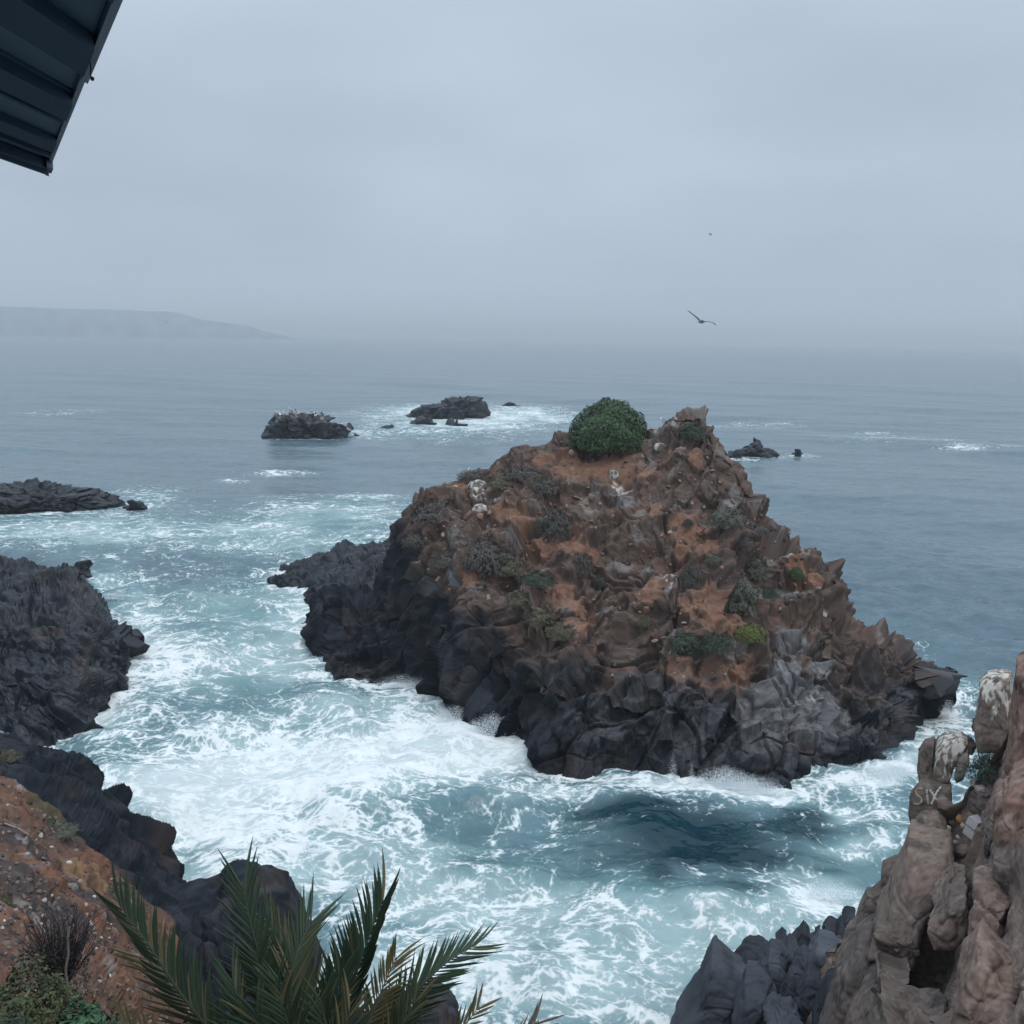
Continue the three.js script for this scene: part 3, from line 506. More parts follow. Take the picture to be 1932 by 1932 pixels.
// swell and chop
const swells = []; { const r = rng(5); for (let i = 0; i < 10; i++) { const L = [62, 41, 29, 19, 13.5, 9.5, 7.1, 5.2, 4.1, 3.2][i], a = -0.35 + (r() - 0.5) * (0.5 + i * 0.16); swells.push({ kx: Math.sin(a) * 2 * Math.PI / L, kz: Math.cos(a) * 2 * Math.PI / L, A: [0.28, 0.2, 0.15, 0.09, 0.06, 0.045, 0.035, 0.026, 0.02, 0.016][i], p: r() * 6.28, L }); } }
function wave(x, z, cell) {
  const d = Math.hypot(x, z), open = sstep(70, 130, d); let y = 0;
  const mod = 0.55 + 0.9 * clamp(tap(T2, x / 60, z / 60) + 0.5);
  for (const s of swells) if (s.L > cell * 3) y += s.A * mod * lerp(0.35, 1, open) * Math.sin(s.kx * x + s.kz * z + s.p + 1.6 * tap(T3, x / 80 + s.L, z / 80));
  if (open < 1 && cell < 1) y += (1 - open) * (1.0 * tap(T2, x / 8.5, z / 6) + 0.5 * tap(T3, x / 3.4, z / 2.4) + 0.11 * tap(T2, x / 0.9, z / 0.8));
  return y;
}
{
  const axis = (stops) => { const out = [stops[0][0]]; for (let k = 0; k < stops.length - 1; k++) { const [a, , ] = stops[k], [b, step, grow] = stops[k + 1]; let p = a, s = step; while (p < b - s * 0.5) { p = Math.min(b, p + s); out.push(p); s *= grow || 1; } if (out[out.length - 1] < b) out.push(b); } return out; };
  // x from left to right, mirrored; z as distance ahead
  const half = axis([[0], [26, 0.27], [46, 0.4], [130, 0.9, 1.008], [14000, 2, 1.11]]);
  const xs = [...half.slice(1).reverse().map((v) => -v), ...half];
  const zs = axis([[-400], [-20, 30], [20, 8], [70, 0.25], [112, 0.34], [330, 0.7, 1.007], [14000, 3, 1.06]]).map((v) => -v);
  const nx = xs.length, nz = zs.length, P = new Float32Array(nx * nz * 3), U = new Float32Array(nx * nz * 2);
  for (let j = 0; j < nz; j++) for (let i = 0; i < nx; i++) {
    const o = j * nx + i, x = xs[i], z = zs[j], cell = Math.max(Math.abs((xs[i + 1] ?? x) - x) * 0.6, Math.abs((zs[j + 1] ?? z) - z));
    P[o * 3] = x; P[o * 3 + 1] = cell < 20 ? wave(x, z, cell) : 0; P[o * 3 + 2] = z; U[o * 2] = x; U[o * 2 + 1] = z;
  }
  const near = [-50, -112, 92], mid = [-150, -372, 300], groups = [[], [], []];
  for (let j = 0; j < nz - 1; j++) for (let i = 0; i < nx - 1; i++) {
    const a = j * nx + i, b = a + 1, c = a + nx, d = c + 1, x = (xs[i] + xs[i + 1]) / 2, z = (zs[j] + zs[j + 1]) / 2;
    const k = x > near[0] && x < near[0] + near[2] && z > near[1] && z < near[1] + near[2] ? 0 : x > mid[0] && x < mid[0] + mid[2] && z > mid[1] && z < mid[1] + mid[2] ? 1 : 2;
    groups[k].push(a, b, c, b, d, c);
  }
  const g = new THREE.BufferGeometry();
  g.setAttribute('position', new THREE.BufferAttribute(P, 3)); g.setAttribute('uv', new THREE.BufferAttribute(U, 2));
  const index = new Uint32Array(groups[0].length + groups[1].length + groups[2].length); let at0 = 0;
  groups.forEach((q, k) => { index.set(q, at0); g.addGroup(at0, q.length, k); at0 += q.length; });
  g.setIndex(new THREE.BufferAttribute(index, 1)); g.computeVertexNormals();
  const water = (more) => new THREE.MeshPhysicalMaterial({ ior: 1.33, ...more });
  const nearTex = seaTexture(...near, 2048, true), midTex = seaTexture(...mid, 2048, false);
  // open sea: ripples that repeat far apart
  const n = 1024, rip = new Uint8Array(n * n * 4);
  for (let j = 0; j < n; j++) for (let i = 0; i < n; i++) { const u = i / n * 16, v = j / n * 16, o = (j * n + i) * 4; rip[o] = rip[o + 1] = rip[o + 2] = clamp(0.5 + 0.42 * tap(T2, u, v * 2) + 0.3 * tap(T3, u * 2, v * 3) + 0.25 * tap(T3, u / 2, v)) * 255; rip[o + 3] = 255; }
  const ripT = new THREE.DataTexture(rip, n, n, THREE.RGBAFormat); ripT.magFilter = THREE.LinearFilter; ripT.wrapS = ripT.wrapT = THREE.RepeatWrapping; ripT.repeat.set(1 / 160, 1 / 110); ripT.needsUpdate = true;
  const mats = [water({ ...nearTex, roughness: 1, bumpScale: 0.4 }), water({ ...midTex, roughness: 1, bumpScale: 0.28 }), water({ color: new THREE.Color().setRGB(...DEEP), roughness: 0.2, bumpMap: ripT, bumpScale: 0.35 })];
  const m = shade(new THREE.Mesh(g, mats)); m.name = 'sea'; scene.add(m);
  tag(m, 'grey green sea with white foam around the rocks, fading to the horizon', 'sea', undefined, 'structure');
}
// ---------------------------------------------------------------- rocks with an outline of their own
// outline: [[px, py] ...] as seen from the balcony, at a distance; the rock is as deep as `deep` metres and stands in the water or the ground
function rockGeometry(outline, dist, deep, o = {}) {
  const { rows = 60, cols = 120, box = 2.6, amp = 0.12, scale = 1, paint = blackPaint(1), seed = 0, lean = 0, lift = 0 } = o;
  const pts = outline.map(([px, py]) => at(px, py, dist)), c = pts.reduce((a, b) => a.add(b), new THREE.Vector3()).multiplyScalar(1 / pts.length);
  const back = new THREE.Vector3(c.x, 0, c.z).normalize(), right = new THREE.Vector3(-back.z, 0, back.x), up = new THREE.Vector3(0, 1, 0);
  const flat = pts.map((p) => { const d = p.clone().sub(c); return [d.dot(right), d.y]; });
  const R = (a) => {   // outline radius in a direction, from its middle
    const ca = Math.cos(a), sa = Math.sin(a); let best = 0;
    for (let k = 0; k < flat.length; k++) { const [x1, y1] = flat[k], [x2, y2] = flat[(k + 1) % flat.length], ex = x2 - x1, ey = y2 - y1, den = ca * ey - sa * ex; if (Math.abs(den) < 1e-9) continue; const r = (x1 * ey - y1 * ex) / den, t = (x1 * sa - y1 * ca) / den; if (r > 0 && t >= -0.001 && t <= 1.001) best = Math.max(best, r); }
    return best;
  };
  // bearings round the outline, evenly spaced along it
  const way = [0]; { let px = R(0), py = 0; for (let k = 1; k <= 720; k++) { const a = k / 720 * Math.PI * 2, r = R(a), x = Math.cos(a) * r, y = Math.sin(a) * r; way.push(way[k - 1] + Math.hypot(x - px, y - py)); px = x; py = y; } }
  const bearing = []; for (let i = 0, k = 0; i <= cols; i++) { const L = way[720] * i / cols; while (k < 719 && way[k + 1] < L) k++; bearing.push((k + clamp((L - way[k]) / (way[k + 1] - way[k] || 1))) / 720 * Math.PI * 2); }
  const radii = bearing.map(R);
  const sm = radii.map((r, i) => { const w = o.soft ?? 1; let s = r, n = 1; for (let k = 1; k <= w; k++) { s += radii[(i + k) % cols] + radii[(i - k + cols) % cols]; n += 2; } return s / n; });
  sm[cols] = sm[0];
  const n = (rows + 1) * (cols + 1), P = new Float32Array(n * 3), C = new Float32Array(n * 3), index = [], v = new THREE.Vector3(), nn = new THREE.Vector3();
  const pw = (t, e) => Math.sign(t) * Math.pow(Math.abs(t), e), e = 2 / box;
  // stations round the section, evenly spaced along its rim
  const rim = [[-1, 0]], len = [0], mean = sm.reduce((a, b) => a + b, 0) / sm.length;
  for (let k = 1; k <= 400; k++) { const f = (k / 400 - 0.5) * Math.PI, q = [pw(Math.sin(f), e), pw(Math.cos(f), e)], l = rim[k - 1]; rim.push(q); len.push(len[k - 1] + Math.hypot((q[0] - l[0]) * deep, (q[1] - l[1]) * mean)); }
  const stations = []; for (let j = 0, k = 0; j <= rows; j++) { const L = len[400] * j / rows; while (k < 399 && len[k + 1] < L) k++; stations.push(((k + clamp((L - len[k]) / (len[k + 1] - len[k] || 1))) / 400 - 0.5) * Math.PI); }
  for (let j = 0; j <= rows; j++) for (let i = 0; i <= cols; i++) {
    const f = stations[j], a = bearing[i], r = sm[i] * pw(Math.cos(f), e), d = pw(Math.sin(f), e) * deep;
    const lx = Math.cos(a) * r, ly = Math.sin(a) * r;
    v.copy(c).addScaledVector(right, lx).addScaledVector(up, ly + lift).addScaledVector(back, d + lean * ly);
    nn.set(0, 0, 0).addScaledVector(right, Math.cos(a) * Math.cos(f)).addScaledVector(up, Math.sin(a) * Math.cos(f)).addScaledVector(back, Math.sin(f)).normalize();
    const x = v.x / scale + seed, y = v.y / scale, z = v.z / scale, w = fbm(x, y, z, 2) * 0.4;
    const k = amp * scale * (o.smooth ? fbm(x * 0.9, y * 0.9, z * 0.9, 3) * 0.9 + blocks(x * 0.6 + w * 0.6, y * 0.6, z * 0.6, 1.35, 0.32, 0.06, 0.2) * 0.95 + blocks(x * 1.7 + w, y * 1.9, z * 1.7, 1.1, 0.4, 0.08, 0.24) * 0.42 + blocks(x * 5 + w, y * 6, z * 5, 1.0, 0.25, 0.16, 0.35) * 0.14 + fbm(x * 4, y * 5, z * 4, 4) * 0.16 + fbm(x * 0.8, y * 0.8, z * 0.8, 2) * 0.1 : fbm(x * 0.6, y * 0.6, z * 0.6, 3) * 1.4 + blocks(x * 0.7 + w, y * 0.7, z * 0.7, 0.9, 0.3, 0.1) * 1.2 + blocks(x * 2 + w, y * 2, z * 2, 0.9, 0.3, 0.12) * 0.4 + fbm(x * 5, y * 5, z * 5, 2) * 0.15) * sstep(1, 0.9, Math.abs(j / rows * 2 - 1));
    v.addScaledVector(nn, k); v.toArray(P, (j * (cols + 1) + i) * 3);
  }
  for (let j = 0; j <= rows; j++) { const a = (j * (cols + 1)) * 3, b = (j * (cols + 1) + cols) * 3; P[b] = P[a]; P[b + 1] = P[a + 1]; P[b + 2] = P[a + 2]; }
  for (let j = 0; j < rows; j++) for (let i = 0; i < cols; i++) { const a = j * (cols + 1) + i, b = a + 1, c2 = a + cols + 1, d = c2 + 1; index.push(a, c2, b, b, c2, d); }
  const g = new THREE.BufferGeometry(); g.setAttribute('position', new THREE.BufferAttribute(P, 3)); g.setIndex(index); g.computeVertexNormals();
  const N = g.attributes.normal.array;
  for (let j = 0; j <= rows; j++) { const a = (j * (cols + 1)) * 3, b = (j * (cols + 1) + cols) * 3; for (let k = 0; k < 3; k++) { const s = N[a + k] + N[b + k]; N[a + k] = N[b + k] = s; } }
  for (let k = 0; k < n; k++) { v.fromArray(P, k * 3); nn.fromArray(N, k * 3).normalize().toArray(N, k * 3); const q = paint(v, v, nn); C[k * 3] = Math.max(.004, q[0]); C[k * 3 + 1] = Math.max(.004, q[1]); C[k * 3 + 2] = Math.max(.004, q[2]); }
  g.setAttribute('color', new THREE.BufferAttribute(C, 3));
  g.userData.center = c;
  return g;
}
function seaRock(outline, dist, deep, label, o = {}, group) { return top('sea_rock', rockGeometry(outline, dist, deep, { amp: 0.8, scale: dist / 110, box: 2.2, soft: 0, cols: 150, rows: 70, ...o }), wetRockMat, label, 'rock', group); }
// bring an outline down into the water
seaRock([[490, 822], [498, 806], [515, 794], [530, 784], [560, 780], [592, 782], [612, 788], [630, 796], [645, 805], [652, 816], [648, 838], [570, 842], [496, 838]], seaDist(570, 824), 5, 'black sea rock crowded with white birds', { paint: (P) => { const c = blackPaint(1.1)(P); const g = sstep(0.1, 0.35, fbm(P.x * 0.6, P.y, P.z * 0.6, 3)) * sstep(2.6, 3.6, P.y) * 0.5; return mix3(c, GUANO, g); } });
seaRock([[640, 800], [650, 804], [664, 814], [676, 824], [640, 826]], seaDist(660, 817), 1.2, 'thin dark spur awash beside the bird covered rock', { cols: 60, rows: 24 });
seaRock([[766, 787], [786, 774], [802, 766], [826, 761], [844, 757], [866, 756], [886, 750], [902, 752], [918, 762], [924, 772], [918, 784], [880, 795], [800, 794]], seaDist(850, 786), 6, 'long low black sea rock ringed with foam farthest out', {});
seaRock([[768, 802], [790, 797], [824, 798], [822, 805], [775, 807]], seaDist(795, 803), 1.6, 'flat rock awash in foam nearest below the long far rock', { cols: 60, rows: 24 }, 'awash rocks');
seaRock([[712, 806], [730, 803], [756, 806], [752, 810], [718, 810]], seaDist(735, 807), 1.2, 'thin flat rock awash left of the foam by the far rock', { cols: 60, rows: 24 }, 'awash rocks');
seaRock([[842, 803], [856, 797], [874, 801], [872, 808], [846, 808]], seaDist(858, 804), 1.4, 'small rounded rock awash below the long far rock', { cols: 60, rows: 24 }, 'awash rocks');
seaRock([[960, 766], [968, 763], [976, 766], [974, 770], [962, 770]], seaDist(968, 767), 1, 'tiny rock tip right of the long far rock', { cols: 40, rows: 20 });
seaRock([[1404, 850], [1410, 842], [1420, 840], [1426, 834], [1440, 838], [1452, 842], [1460, 850], [1470, 858], [1464, 866], [1410, 866]], seaDist(1436, 857), 2.5, 'sharp black sea rock right of the islet, largest of its group', {});
seaRock([[1374, 860], [1380, 852], [1390, 846], [1398, 852], [1396, 866], [1376, 868]], seaDist(1386, 862), 1.2, 'small black rock between the islet edge and the sharp rock', { cols: 60, rows: 30 });
seaRock([[1346, 860], [1352, 850], [1362, 852], [1370, 862], [1366, 868], [1350, 868]], seaDist(1360, 862), 1.2, 'small dark rock just showing past the islet edge', { cols: 60, rows: 30 });
seaRock([[1498, 857], [1506, 854], [1516, 857], [1512, 861], [1502, 861]], seaDist(1508, 858), 0.8, 'tiny rock tip awash right of the sharp rock', { cols: 40, rows: 20 });
seaRock([[-150, 975], [-120, 934], [-40, 916], [20, 918], [60, 916], [100, 923], [140, 925], [175, 924], [204, 931], [226, 942], [222, 962], [150, 972], [60, 985], [-60, 990]], seaDist(100, 955), 6, 'long flat black reef at the left edge with water draining off it', { cols: 220, rows: 90 });
seaRock([[232, 958], [244, 950], [262, 952], [272, 960], [262, 968], [238, 968]], seaDist(252, 962), 1.2, 'small rock awash at the right end of the flat reef', { cols: 60, rows: 24 });
seaRock([[136, 1078], [146, 1068], [162, 1070], [180, 1084], [176, 1092], [140, 1092]], seaDist(160, 1086), 1.0, 'small black rock tip behind the left outcrop', { cols: 60, rows: 30 });

// ---------------------------------------------------------------- the far headland
{
  const D = 4500, top_ = [[-900, 560], [-400, 574], [0, 578], [120, 582], [240, 586], [320, 588], [345, 592], [380, 604], [430, 609], [470, 616], [500, 625], [540, 634], [600, 646]];
  const nx = 220, nz = 24, P = [], idx = [], C = [];
  for (let i = 0; i <= nx; i++) {
    const t = i / nx, px = lerp(-900, 600, t); let k = 0; while (k < top_.length - 2 && px > top_[k + 1][0]) k++;
    const py = lerp(top_[k][1], top_[k + 1][1], clamp((px - top_[k][0]) / (top_[k + 1][0] - top_[k][0])));
    const p = at(px, py, D), h = Math.max(0, p.y + fbm(i * 0.06, 3, 1, 3) * 6);
    for (let j = 0; j <= nz; j++) { const s = j / nz, d = lerp(-300, 600, s), y = -5 + (h + 5) * Math.pow(Math.sin(Math.min(1, s / 0.35) * Math.PI / 2), 0.8) * (s > 0.35 ? Math.cos((s - 0.35) / 0.65 * Math.PI / 2) : 1) + fbm(i * 0.2, j * 0.3, 2, 3) * 9 * Math.sin(s * Math.PI) * (s < 0.34 || s > 0.36 ? 1 : 0); const r = (D + d) / D; P.push(p.x * r, y, p.z * r); const q = 1 + fbm(i * 0.3, j * 0.5, 5, 2); C.push(0.13 * q, 0.18 * q, 0.24 * q); }  // pale blue vertex colour: distance haze painted in, on top of the fog
  }
  for (let i = 0; i < nx; i++) for (let j = 0; j < nz; j++) { const a = i * (nz + 1) + j, b = a + 1, c = a + nz + 1, d = c + 1; idx.push(a, c, b, b, c, d); }
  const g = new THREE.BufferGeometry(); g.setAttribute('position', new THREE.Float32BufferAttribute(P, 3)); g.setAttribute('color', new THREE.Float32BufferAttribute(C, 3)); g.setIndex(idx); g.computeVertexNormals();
  top('headland', g, rockMat, 'pale blue headland with haze painted into its colour on the left horizon', 'headland', undefined, 'structure');
}
// ---------------------------------------------------------------- boulders of the right-hand cliff and the shore below it (outlines in hundredths of the lower right quarter)
const Z = (list) => list.map(([x, y]) => [1236.5 + x * 0.36, 1236.5 + y * 0.36]);
const mid = (o) => { let x0 = 1e9, x1 = -1e9, y0 = 1e9, y1 = -1e9; for (const [x, y] of o) { x0 = Math.min(x0, x); x1 = Math.max(x1, x); y0 = Math.min(y0, y); y1 = Math.max(y1, y); } return [(x0 + x1) / 2, (y0 + y1) / 2, x1 - x0, y1 - y0]; };
function tinted(k, tint, extra) { return (P, Q, N) => { let c = cliffPaint(P, Q, N, 0); c = [c[0] * k * tint[0], c[1] * k * tint[1], c[2] * k * tint[2]]; const n = fbm(P.x * 14, P.y * 14, P.z * 14, 2); c = mix3(c, [0.5, 0.47, 0.43], 0.6 * sstep(0.52, 0.6, n)); return extra ? extra(P, N, c) : c; }; }
const streaks = (P, c, y0, y1) => { const s = fbm(P.x * 7 + 3, P.y * 0.9, P.z * 7, 3) + fbm(P.x * 16, P.y * 2.5, P.z * 16, 2) * 0.6; return mix3(c, [0.60, 0.57, 0.50], 0.85 * sstep(0.0, 0.22, s + lerp(-0.35, 0.12, sstep(y0, y1, P.y + s * 0.3)))); };
function boulder(name, outline, label, o = {}) {
  const [mx, my, w, h] = mid(outline), hit = cliffLand.hit(mx, my), d = o.d ?? (hit ? Math.hypot(hit.x, hit.z) + (o.push ?? 0.15) : 26), deep = o.deep ?? metres(Math.min(w, h), d) * 0.5;
  const g = rockGeometry(outline, d, deep, { rows: 92, cols: 110, box: 4.0, amp: 0.15, scale: 1, smooth: true, soft: 0, lean: o.lean ?? 0.35, paint: tinted(o.k ?? 1, o.tint ?? [1, 1, 1], o.extra), ...o });
  const m = top(name, g, rockMat, label, 'boulder', o.group);
  m.userData.d = d;
  return m;
}
const brownG = 'boulders of the brown cliff', darkG = 'dark boulders on the shore';
const pillar = Z([[1690, 130], [1740, 95], [1800, 90], [1872, 102], [1868, 240], [1852, 400], [1830, 490], [1690, 480], [1662, 340], [1684, 220]]);
const pillarTop = at(1880, 1272, 24.5).y;
boulder('guano_boulder', pillar, 'tall square boulder streaked white with droppings, topmost on the right', { amp: 0.065, soft: 2, d: 24.6, box: 3.4, group: brownG, extra: (P, N, c) => streaks(P, c, pillarTop - 1.3, pillarTop - 0.1) });
const stTop = at(1790, 1390, 24.4).y;
boulder('guano_boulder', Z([[1458, 480], [1510, 430], [1600, 415], [1645, 455], [1600, 530], [1545, 645], [1480, 660], [1448, 600]]), 'leaning boulder with pale dropping streaks above the painted boulder', { amp: 0.065, soft: 2, d: 24.2, group: brownG, extra: (P, N, c) => streaks(P, c, stTop - 0.9, stTop) });
boulder('boulder', Z([[1376, 510], [1408, 452], [1462, 448], [1470, 560], [1486, 650], [1440, 700], [1384, 670], [1372, 570]]), 'upright brown boulder at the cliff edge left of the streaked boulder', { amp: 0.065, soft: 2, d: 24.3, group: brownG, k: 0.95 });
boulder('boulder', Z([[1560, 590], [1590, 520], [1640, 505], [1652, 560], [1620, 640], [1580, 662], [1558, 640]]), 'smooth pale grey oval boulder beside the streaked boulder', { amp: 0.065, soft: 2, d: 23.9, group: brownG, k: 1.15, tint: [0.86, 1.0, 1.0] });
const sixB = boulder('painted_boulder', Z([[1338, 730], [1388, 668], [1480, 662], [1560, 680], [1566, 770], [1510, 815], [1480, 850], [1400, 872], [1344, 858], [1328, 795]]), 'brown boulder painted with the word SIX', { amp: 0.065, soft: 2, d: 23.6, group: brownG, box: 3.4, k: 0.8, tint: [0.95, 1, 0.95] });
boulder('boulder', Z([[1346, 880], [1400, 832], [1480, 828], [1524, 880], [1536, 955], [1480, 1014], [1390, 1004], [1342, 965]]), 'rounded grey brown boulder just below the painted boulder', { amp: 0.065, soft: 2, d: 22.9, group: brownG, k: 1.0 });
const slabH = boulder('rock_slab', Z([[1322, 985], [1420, 1000], [1545, 1040], [1566, 1100], [1510, 1255], [1432, 1338], [1372, 1475], [1260, 1446], [1142, 1415], [1176, 1300], [1236, 1180], [1292, 1060]]), 'long smooth brown slab leaning down the middle of the cliff', { d: 21.6, deep: 1.1, lean: 0.75, group: brownG, box: 3.6, k: 1.05, amp: 0.09 });
boulder('boulder', Z([[1142, 1412], [1260, 1440], [1372, 1470], [1396, 1545], [1322, 1596], [1230, 1566], [1162, 1492]]), 'overhanging block at the foot of the long leaning slab', { d: 20.3, lean: -0.1, group: brownG, k: 0.85 });
boulder('boulder', Z([[1620, 1270], [1660, 1195], [1720, 1176], [1800, 1190], [1876, 1256], [1864, 1390], [1806, 1490], [1766, 1570], [1690, 1450], [1626, 1360]]), 'large wedge shaped red brown boulder right of the dark hollow', { d: 18.3, deep: 0.9, group: brownG, box: 3.4, k: 1.0, tint: [1.06, 0.98, 0.95] });
boulder('boulder', Z([[1440, 1300], [1550, 1180], [1640, 1190], [1650, 1330], [1560, 1390], [1470, 1390]]), 'added block that roofs and shades the dark hollow beside the long slab', { d: 19.9, deep: 1.2, group: brownG, k: 1.0, lean: 0.1 });  // added overhang, put here to keep light out of the hollow below
boulder('boulder', Z([[1776, 1010], [1850, 962], [1940, 1000], [2010, 1100], [1950, 1206], [1850, 1166], [1772, 1090]]), 'blocky brown boulder at the right edge above the wedge boulder', { d: 19.0, deep: 0.8, group: brownG, box: 3.6, k: 0.95 });
boulder('boulder', Z([[1700, 960], [1760, 950], [1800, 1000], [1780, 1090], [1720, 1080], [1690, 1020]]), 'grey block set back between the slab and the right edge', { d: 20.6, group: brownG, box: 3.4, k: 0.7, tint: [0.85, 0.95, 1] });
boulder('boulder', Z([[1140, 1490], [1196, 1560], [1192, 1660], [1100, 1740], [1000, 1860], [900, 2000], [846, 1970], [896, 1810], [976, 1640], [1060, 1520]]), 'long tapering grey brown rib along the foot of the cliff', { d: 20.6, deep: 0.9, lean: 0.8, group: brownG, k: 0.8, tint: [0.9, 0.96, 1.02] });
boulder('boulder', Z([[1184, 1690], [1262, 1770], [1206, 1860], [1080, 1980], [950, 2010], [1030, 1860], [1116, 1770]]), 'second tapering rib below the dark hollow', { d: 19.2, deep: 0.8, lean: 0.8, group: brownG, k: 0.78, tint: [0.9, 0.96, 1.02] });
boulder('boulder', Z([[1176, 1770], [1260, 1840], [1400, 1886], [1530, 1870], [1570, 1980], [1300, 2040], [1090, 2010]]), 'rounded lip of rock under the dark hollow', { d: 17.6, deep: 0.9, group: brownG, k: 0.78, tint: [0.92, 0.97, 1] });
boulder('boulder', Z([[1188, 1116], [1262, 1100], [1294, 1150], [1244, 1236], [1204, 1326], [1106, 1336], [1100, 1256], [1168, 1216]]), 'jagged brown ledge at the left edge of the long slab', { d: 23.9, group: brownG, smooth: false, amp: 0.14, k: 0.85 });
boulder('boulder', Z([[1108, 1270], [1184, 1296], [1154, 1406], [1084, 1486], [1012, 1566], [970, 1546], [1004, 1446], [1056, 1346]]), 'pitted brown slab above the dark boulders', { d: 23.6, group: brownG, k: 0.95 });
boulder('boulder', Z([[1590, 1610], [1690, 1500], [1776, 1570], [1846, 1640], [1950, 1700], [1960, 1860], [1700, 1870], [1550, 1850], [1570, 1720]]), 'broad red brown slab in the lower right corner', { d: 16.2, deep: 0.9, lean: 0.5, group: brownG, box: 3.4, k: 0.95, tint: [1.03, 0.98, 0.97] });
boulder('boulder', Z([[1860, 640], [1940, 600], [2020, 700], [2010, 900], [1900, 950], [1790, 880], [1770, 780]]), 'great red brown face at the right edge', { d: 20.2, deep: 1.3, lean: 0.5, group: brownG, box: 3.2, k: 1.02, tint: [1.08, 0.96, 0.92] });
boulder('boulder', Z([[1890, 40], [1960, 20], [2040, 200], [2020, 560], [1900, 600], [1836, 520], [1868, 380], [1880, 180]]), 'tall red boulder cut off by the right edge behind the pillar', { d: 22.6, deep: 1.2, group: brownG, box: 3.2, k: 0.95, tint: [1.1, 0.94, 0.9] });
boulder('boulder', Z([[1648, 340], [1672, 300], [1690, 330], [1690, 390], [1664, 410], [1646, 385]]), 'small round boulder wedged left of the pillar', { d: 25.0, group: brownG, k: 0.75 });
boulder('boulder', Z([[1590, 440], [1640, 420], [1680, 470], [1672, 520], [1620, 520]]), 'small brown boulder between pillar and pale oval boulder', { d: 24.4, group: brownG, k: 0.85 });
// the dark boulders at the water's edge
const dk = (k) => ({ smooth: true, box: 3.4, amp: 0.14, soft: 0, lean: 0.2, group: darkG, extra: (P, N, c) => { const n = fbm(P.x * 1.2, P.y * 1.2, P.z * 1.2, 3), m = fbm(P.x * 9, P.y * 9, P.z * 9, 2), q = k * (1 + n * 0.5 + m * 0.3); return [0.055 * q, 0.06 * q, 0.07 * q]; } });
const darks = [
  [[[60, 1960], [130, 1850], [216, 1735], [258, 1600], [300, 1552], [342, 1580], [402, 1645], [492, 1692], [470, 1800], [430, 1990], [200, 2020]], 26.2, 'large pointed dark boulder at the water edge', 1.05, 1.2],
  [[[476, 1705], [540, 1708], [604, 1752], [646, 1806], [600, 1960], [420, 2000], [400, 1930], [440, 1810]], 24.8, 'square grey block right of the pointed dark boulder', 0.95, 1.0],
  [[[585, 1900], [640, 1846], [710, 1850], [770, 1910], [740, 1990], [600, 1990]], 23.4, 'rounded grey boulder at the bottom edge of the shore', 1.1, 0.8],
  [[[428, 1570], [478, 1512], [560, 1503], [600, 1532], [545, 1610], [526, 1695], [460, 1700], [430, 1636]], 28.9, 'rounded black boulder standing in the turquoise pool', 0.6, 0.9],
  [[[522, 1625], [596, 1532], [662, 1560], [700, 1620], [690, 1706], [620, 1752], [556, 1738]], 27.4, 'cracked grey boulder behind the square block', 0.95, 0.9],
  [[[612, 1485], [660, 1458], [700, 1480], [690, 1530], [640, 1540]], 30.6, 'low black rock furthest left at the back of the dark boulders', 0.6, 0.7],
  [[[690, 1490], [742, 1462], [775, 1438], [810, 1472], [780, 1510], [720, 1545]], 30.2, 'black peaked rock beside the low black rock', 0.6, 0.7],
  [[[632, 1545], [700, 1490], [760, 1530], [772, 1590], [720, 1620], [650, 1600]], 28.8, 'broad grey boulder in the middle of the dark boulders', 0.85, 0.8],
  [[[812, 1565], [858, 1520], [930, 1530], [1006, 1572], [992, 1645], [905, 1665], [880, 1750], [822, 1650]], 27.2, 'pale topped round boulder against the foot of the brown cliff', 1.5, 0.9],
  [[[700, 1620], [770, 1570], [820, 1600], [812, 1680], [760, 1720], [700, 1700]], 27.0, 'small grey boulder below the broad grey boulder', 0.95, 0.7],
  [[[716, 1750], [800, 1660], [872, 1700], [866, 1850], [800, 1960], [716, 1880]], 25.2, 'tall dark fluted rock beneath the pale topped boulder', 0.7, 0.8],
  [[[640, 1790], [700, 1720], [760, 1760], [750, 1860], [690, 1880]], 25.4, 'dark wedge between the square block and the fluted rock', 0.65, 0.7],
  [[[876, 1460], [894, 1414], [940, 1432], [974, 1400], [1044, 1408], [1012, 1476], [960, 1506], [900, 1506]], 30.4, 'jagged black rock at the top of the dark boulders', 0.6, 0.8],
  [[[952, 1400], [962, 1368], [1004, 1354], [1056, 1366], [1044, 1424], [990, 1440]], 30.8, 'small black rock under the pitted brown slab', 0.55, 0.7],
  [[[880, 1520], [920, 1480], [980, 1490], [990, 1540], [930, 1560]], 28.8, 'small slate grey stone behind the pale topped boulder', 0.95, 0.5],
  [[[790, 1500], [850, 1470], [890, 1500], [870, 1550], [800, 1560]], 29.4, 'dark red brown rock left of the slate grey stone', 0.7, 0.6],
  [[[840, 1800], [900, 1700], [960, 1700], [940, 1820], [860, 1960], [820, 1930]], 24.2, 'dark rock sunk beside the tapering rib', 0.7, 0.6],
];
for (const [o, d, label, k, deep] of darks) boulder('dark_boulder', Z(o), label, { ...dk(k), d, deep });
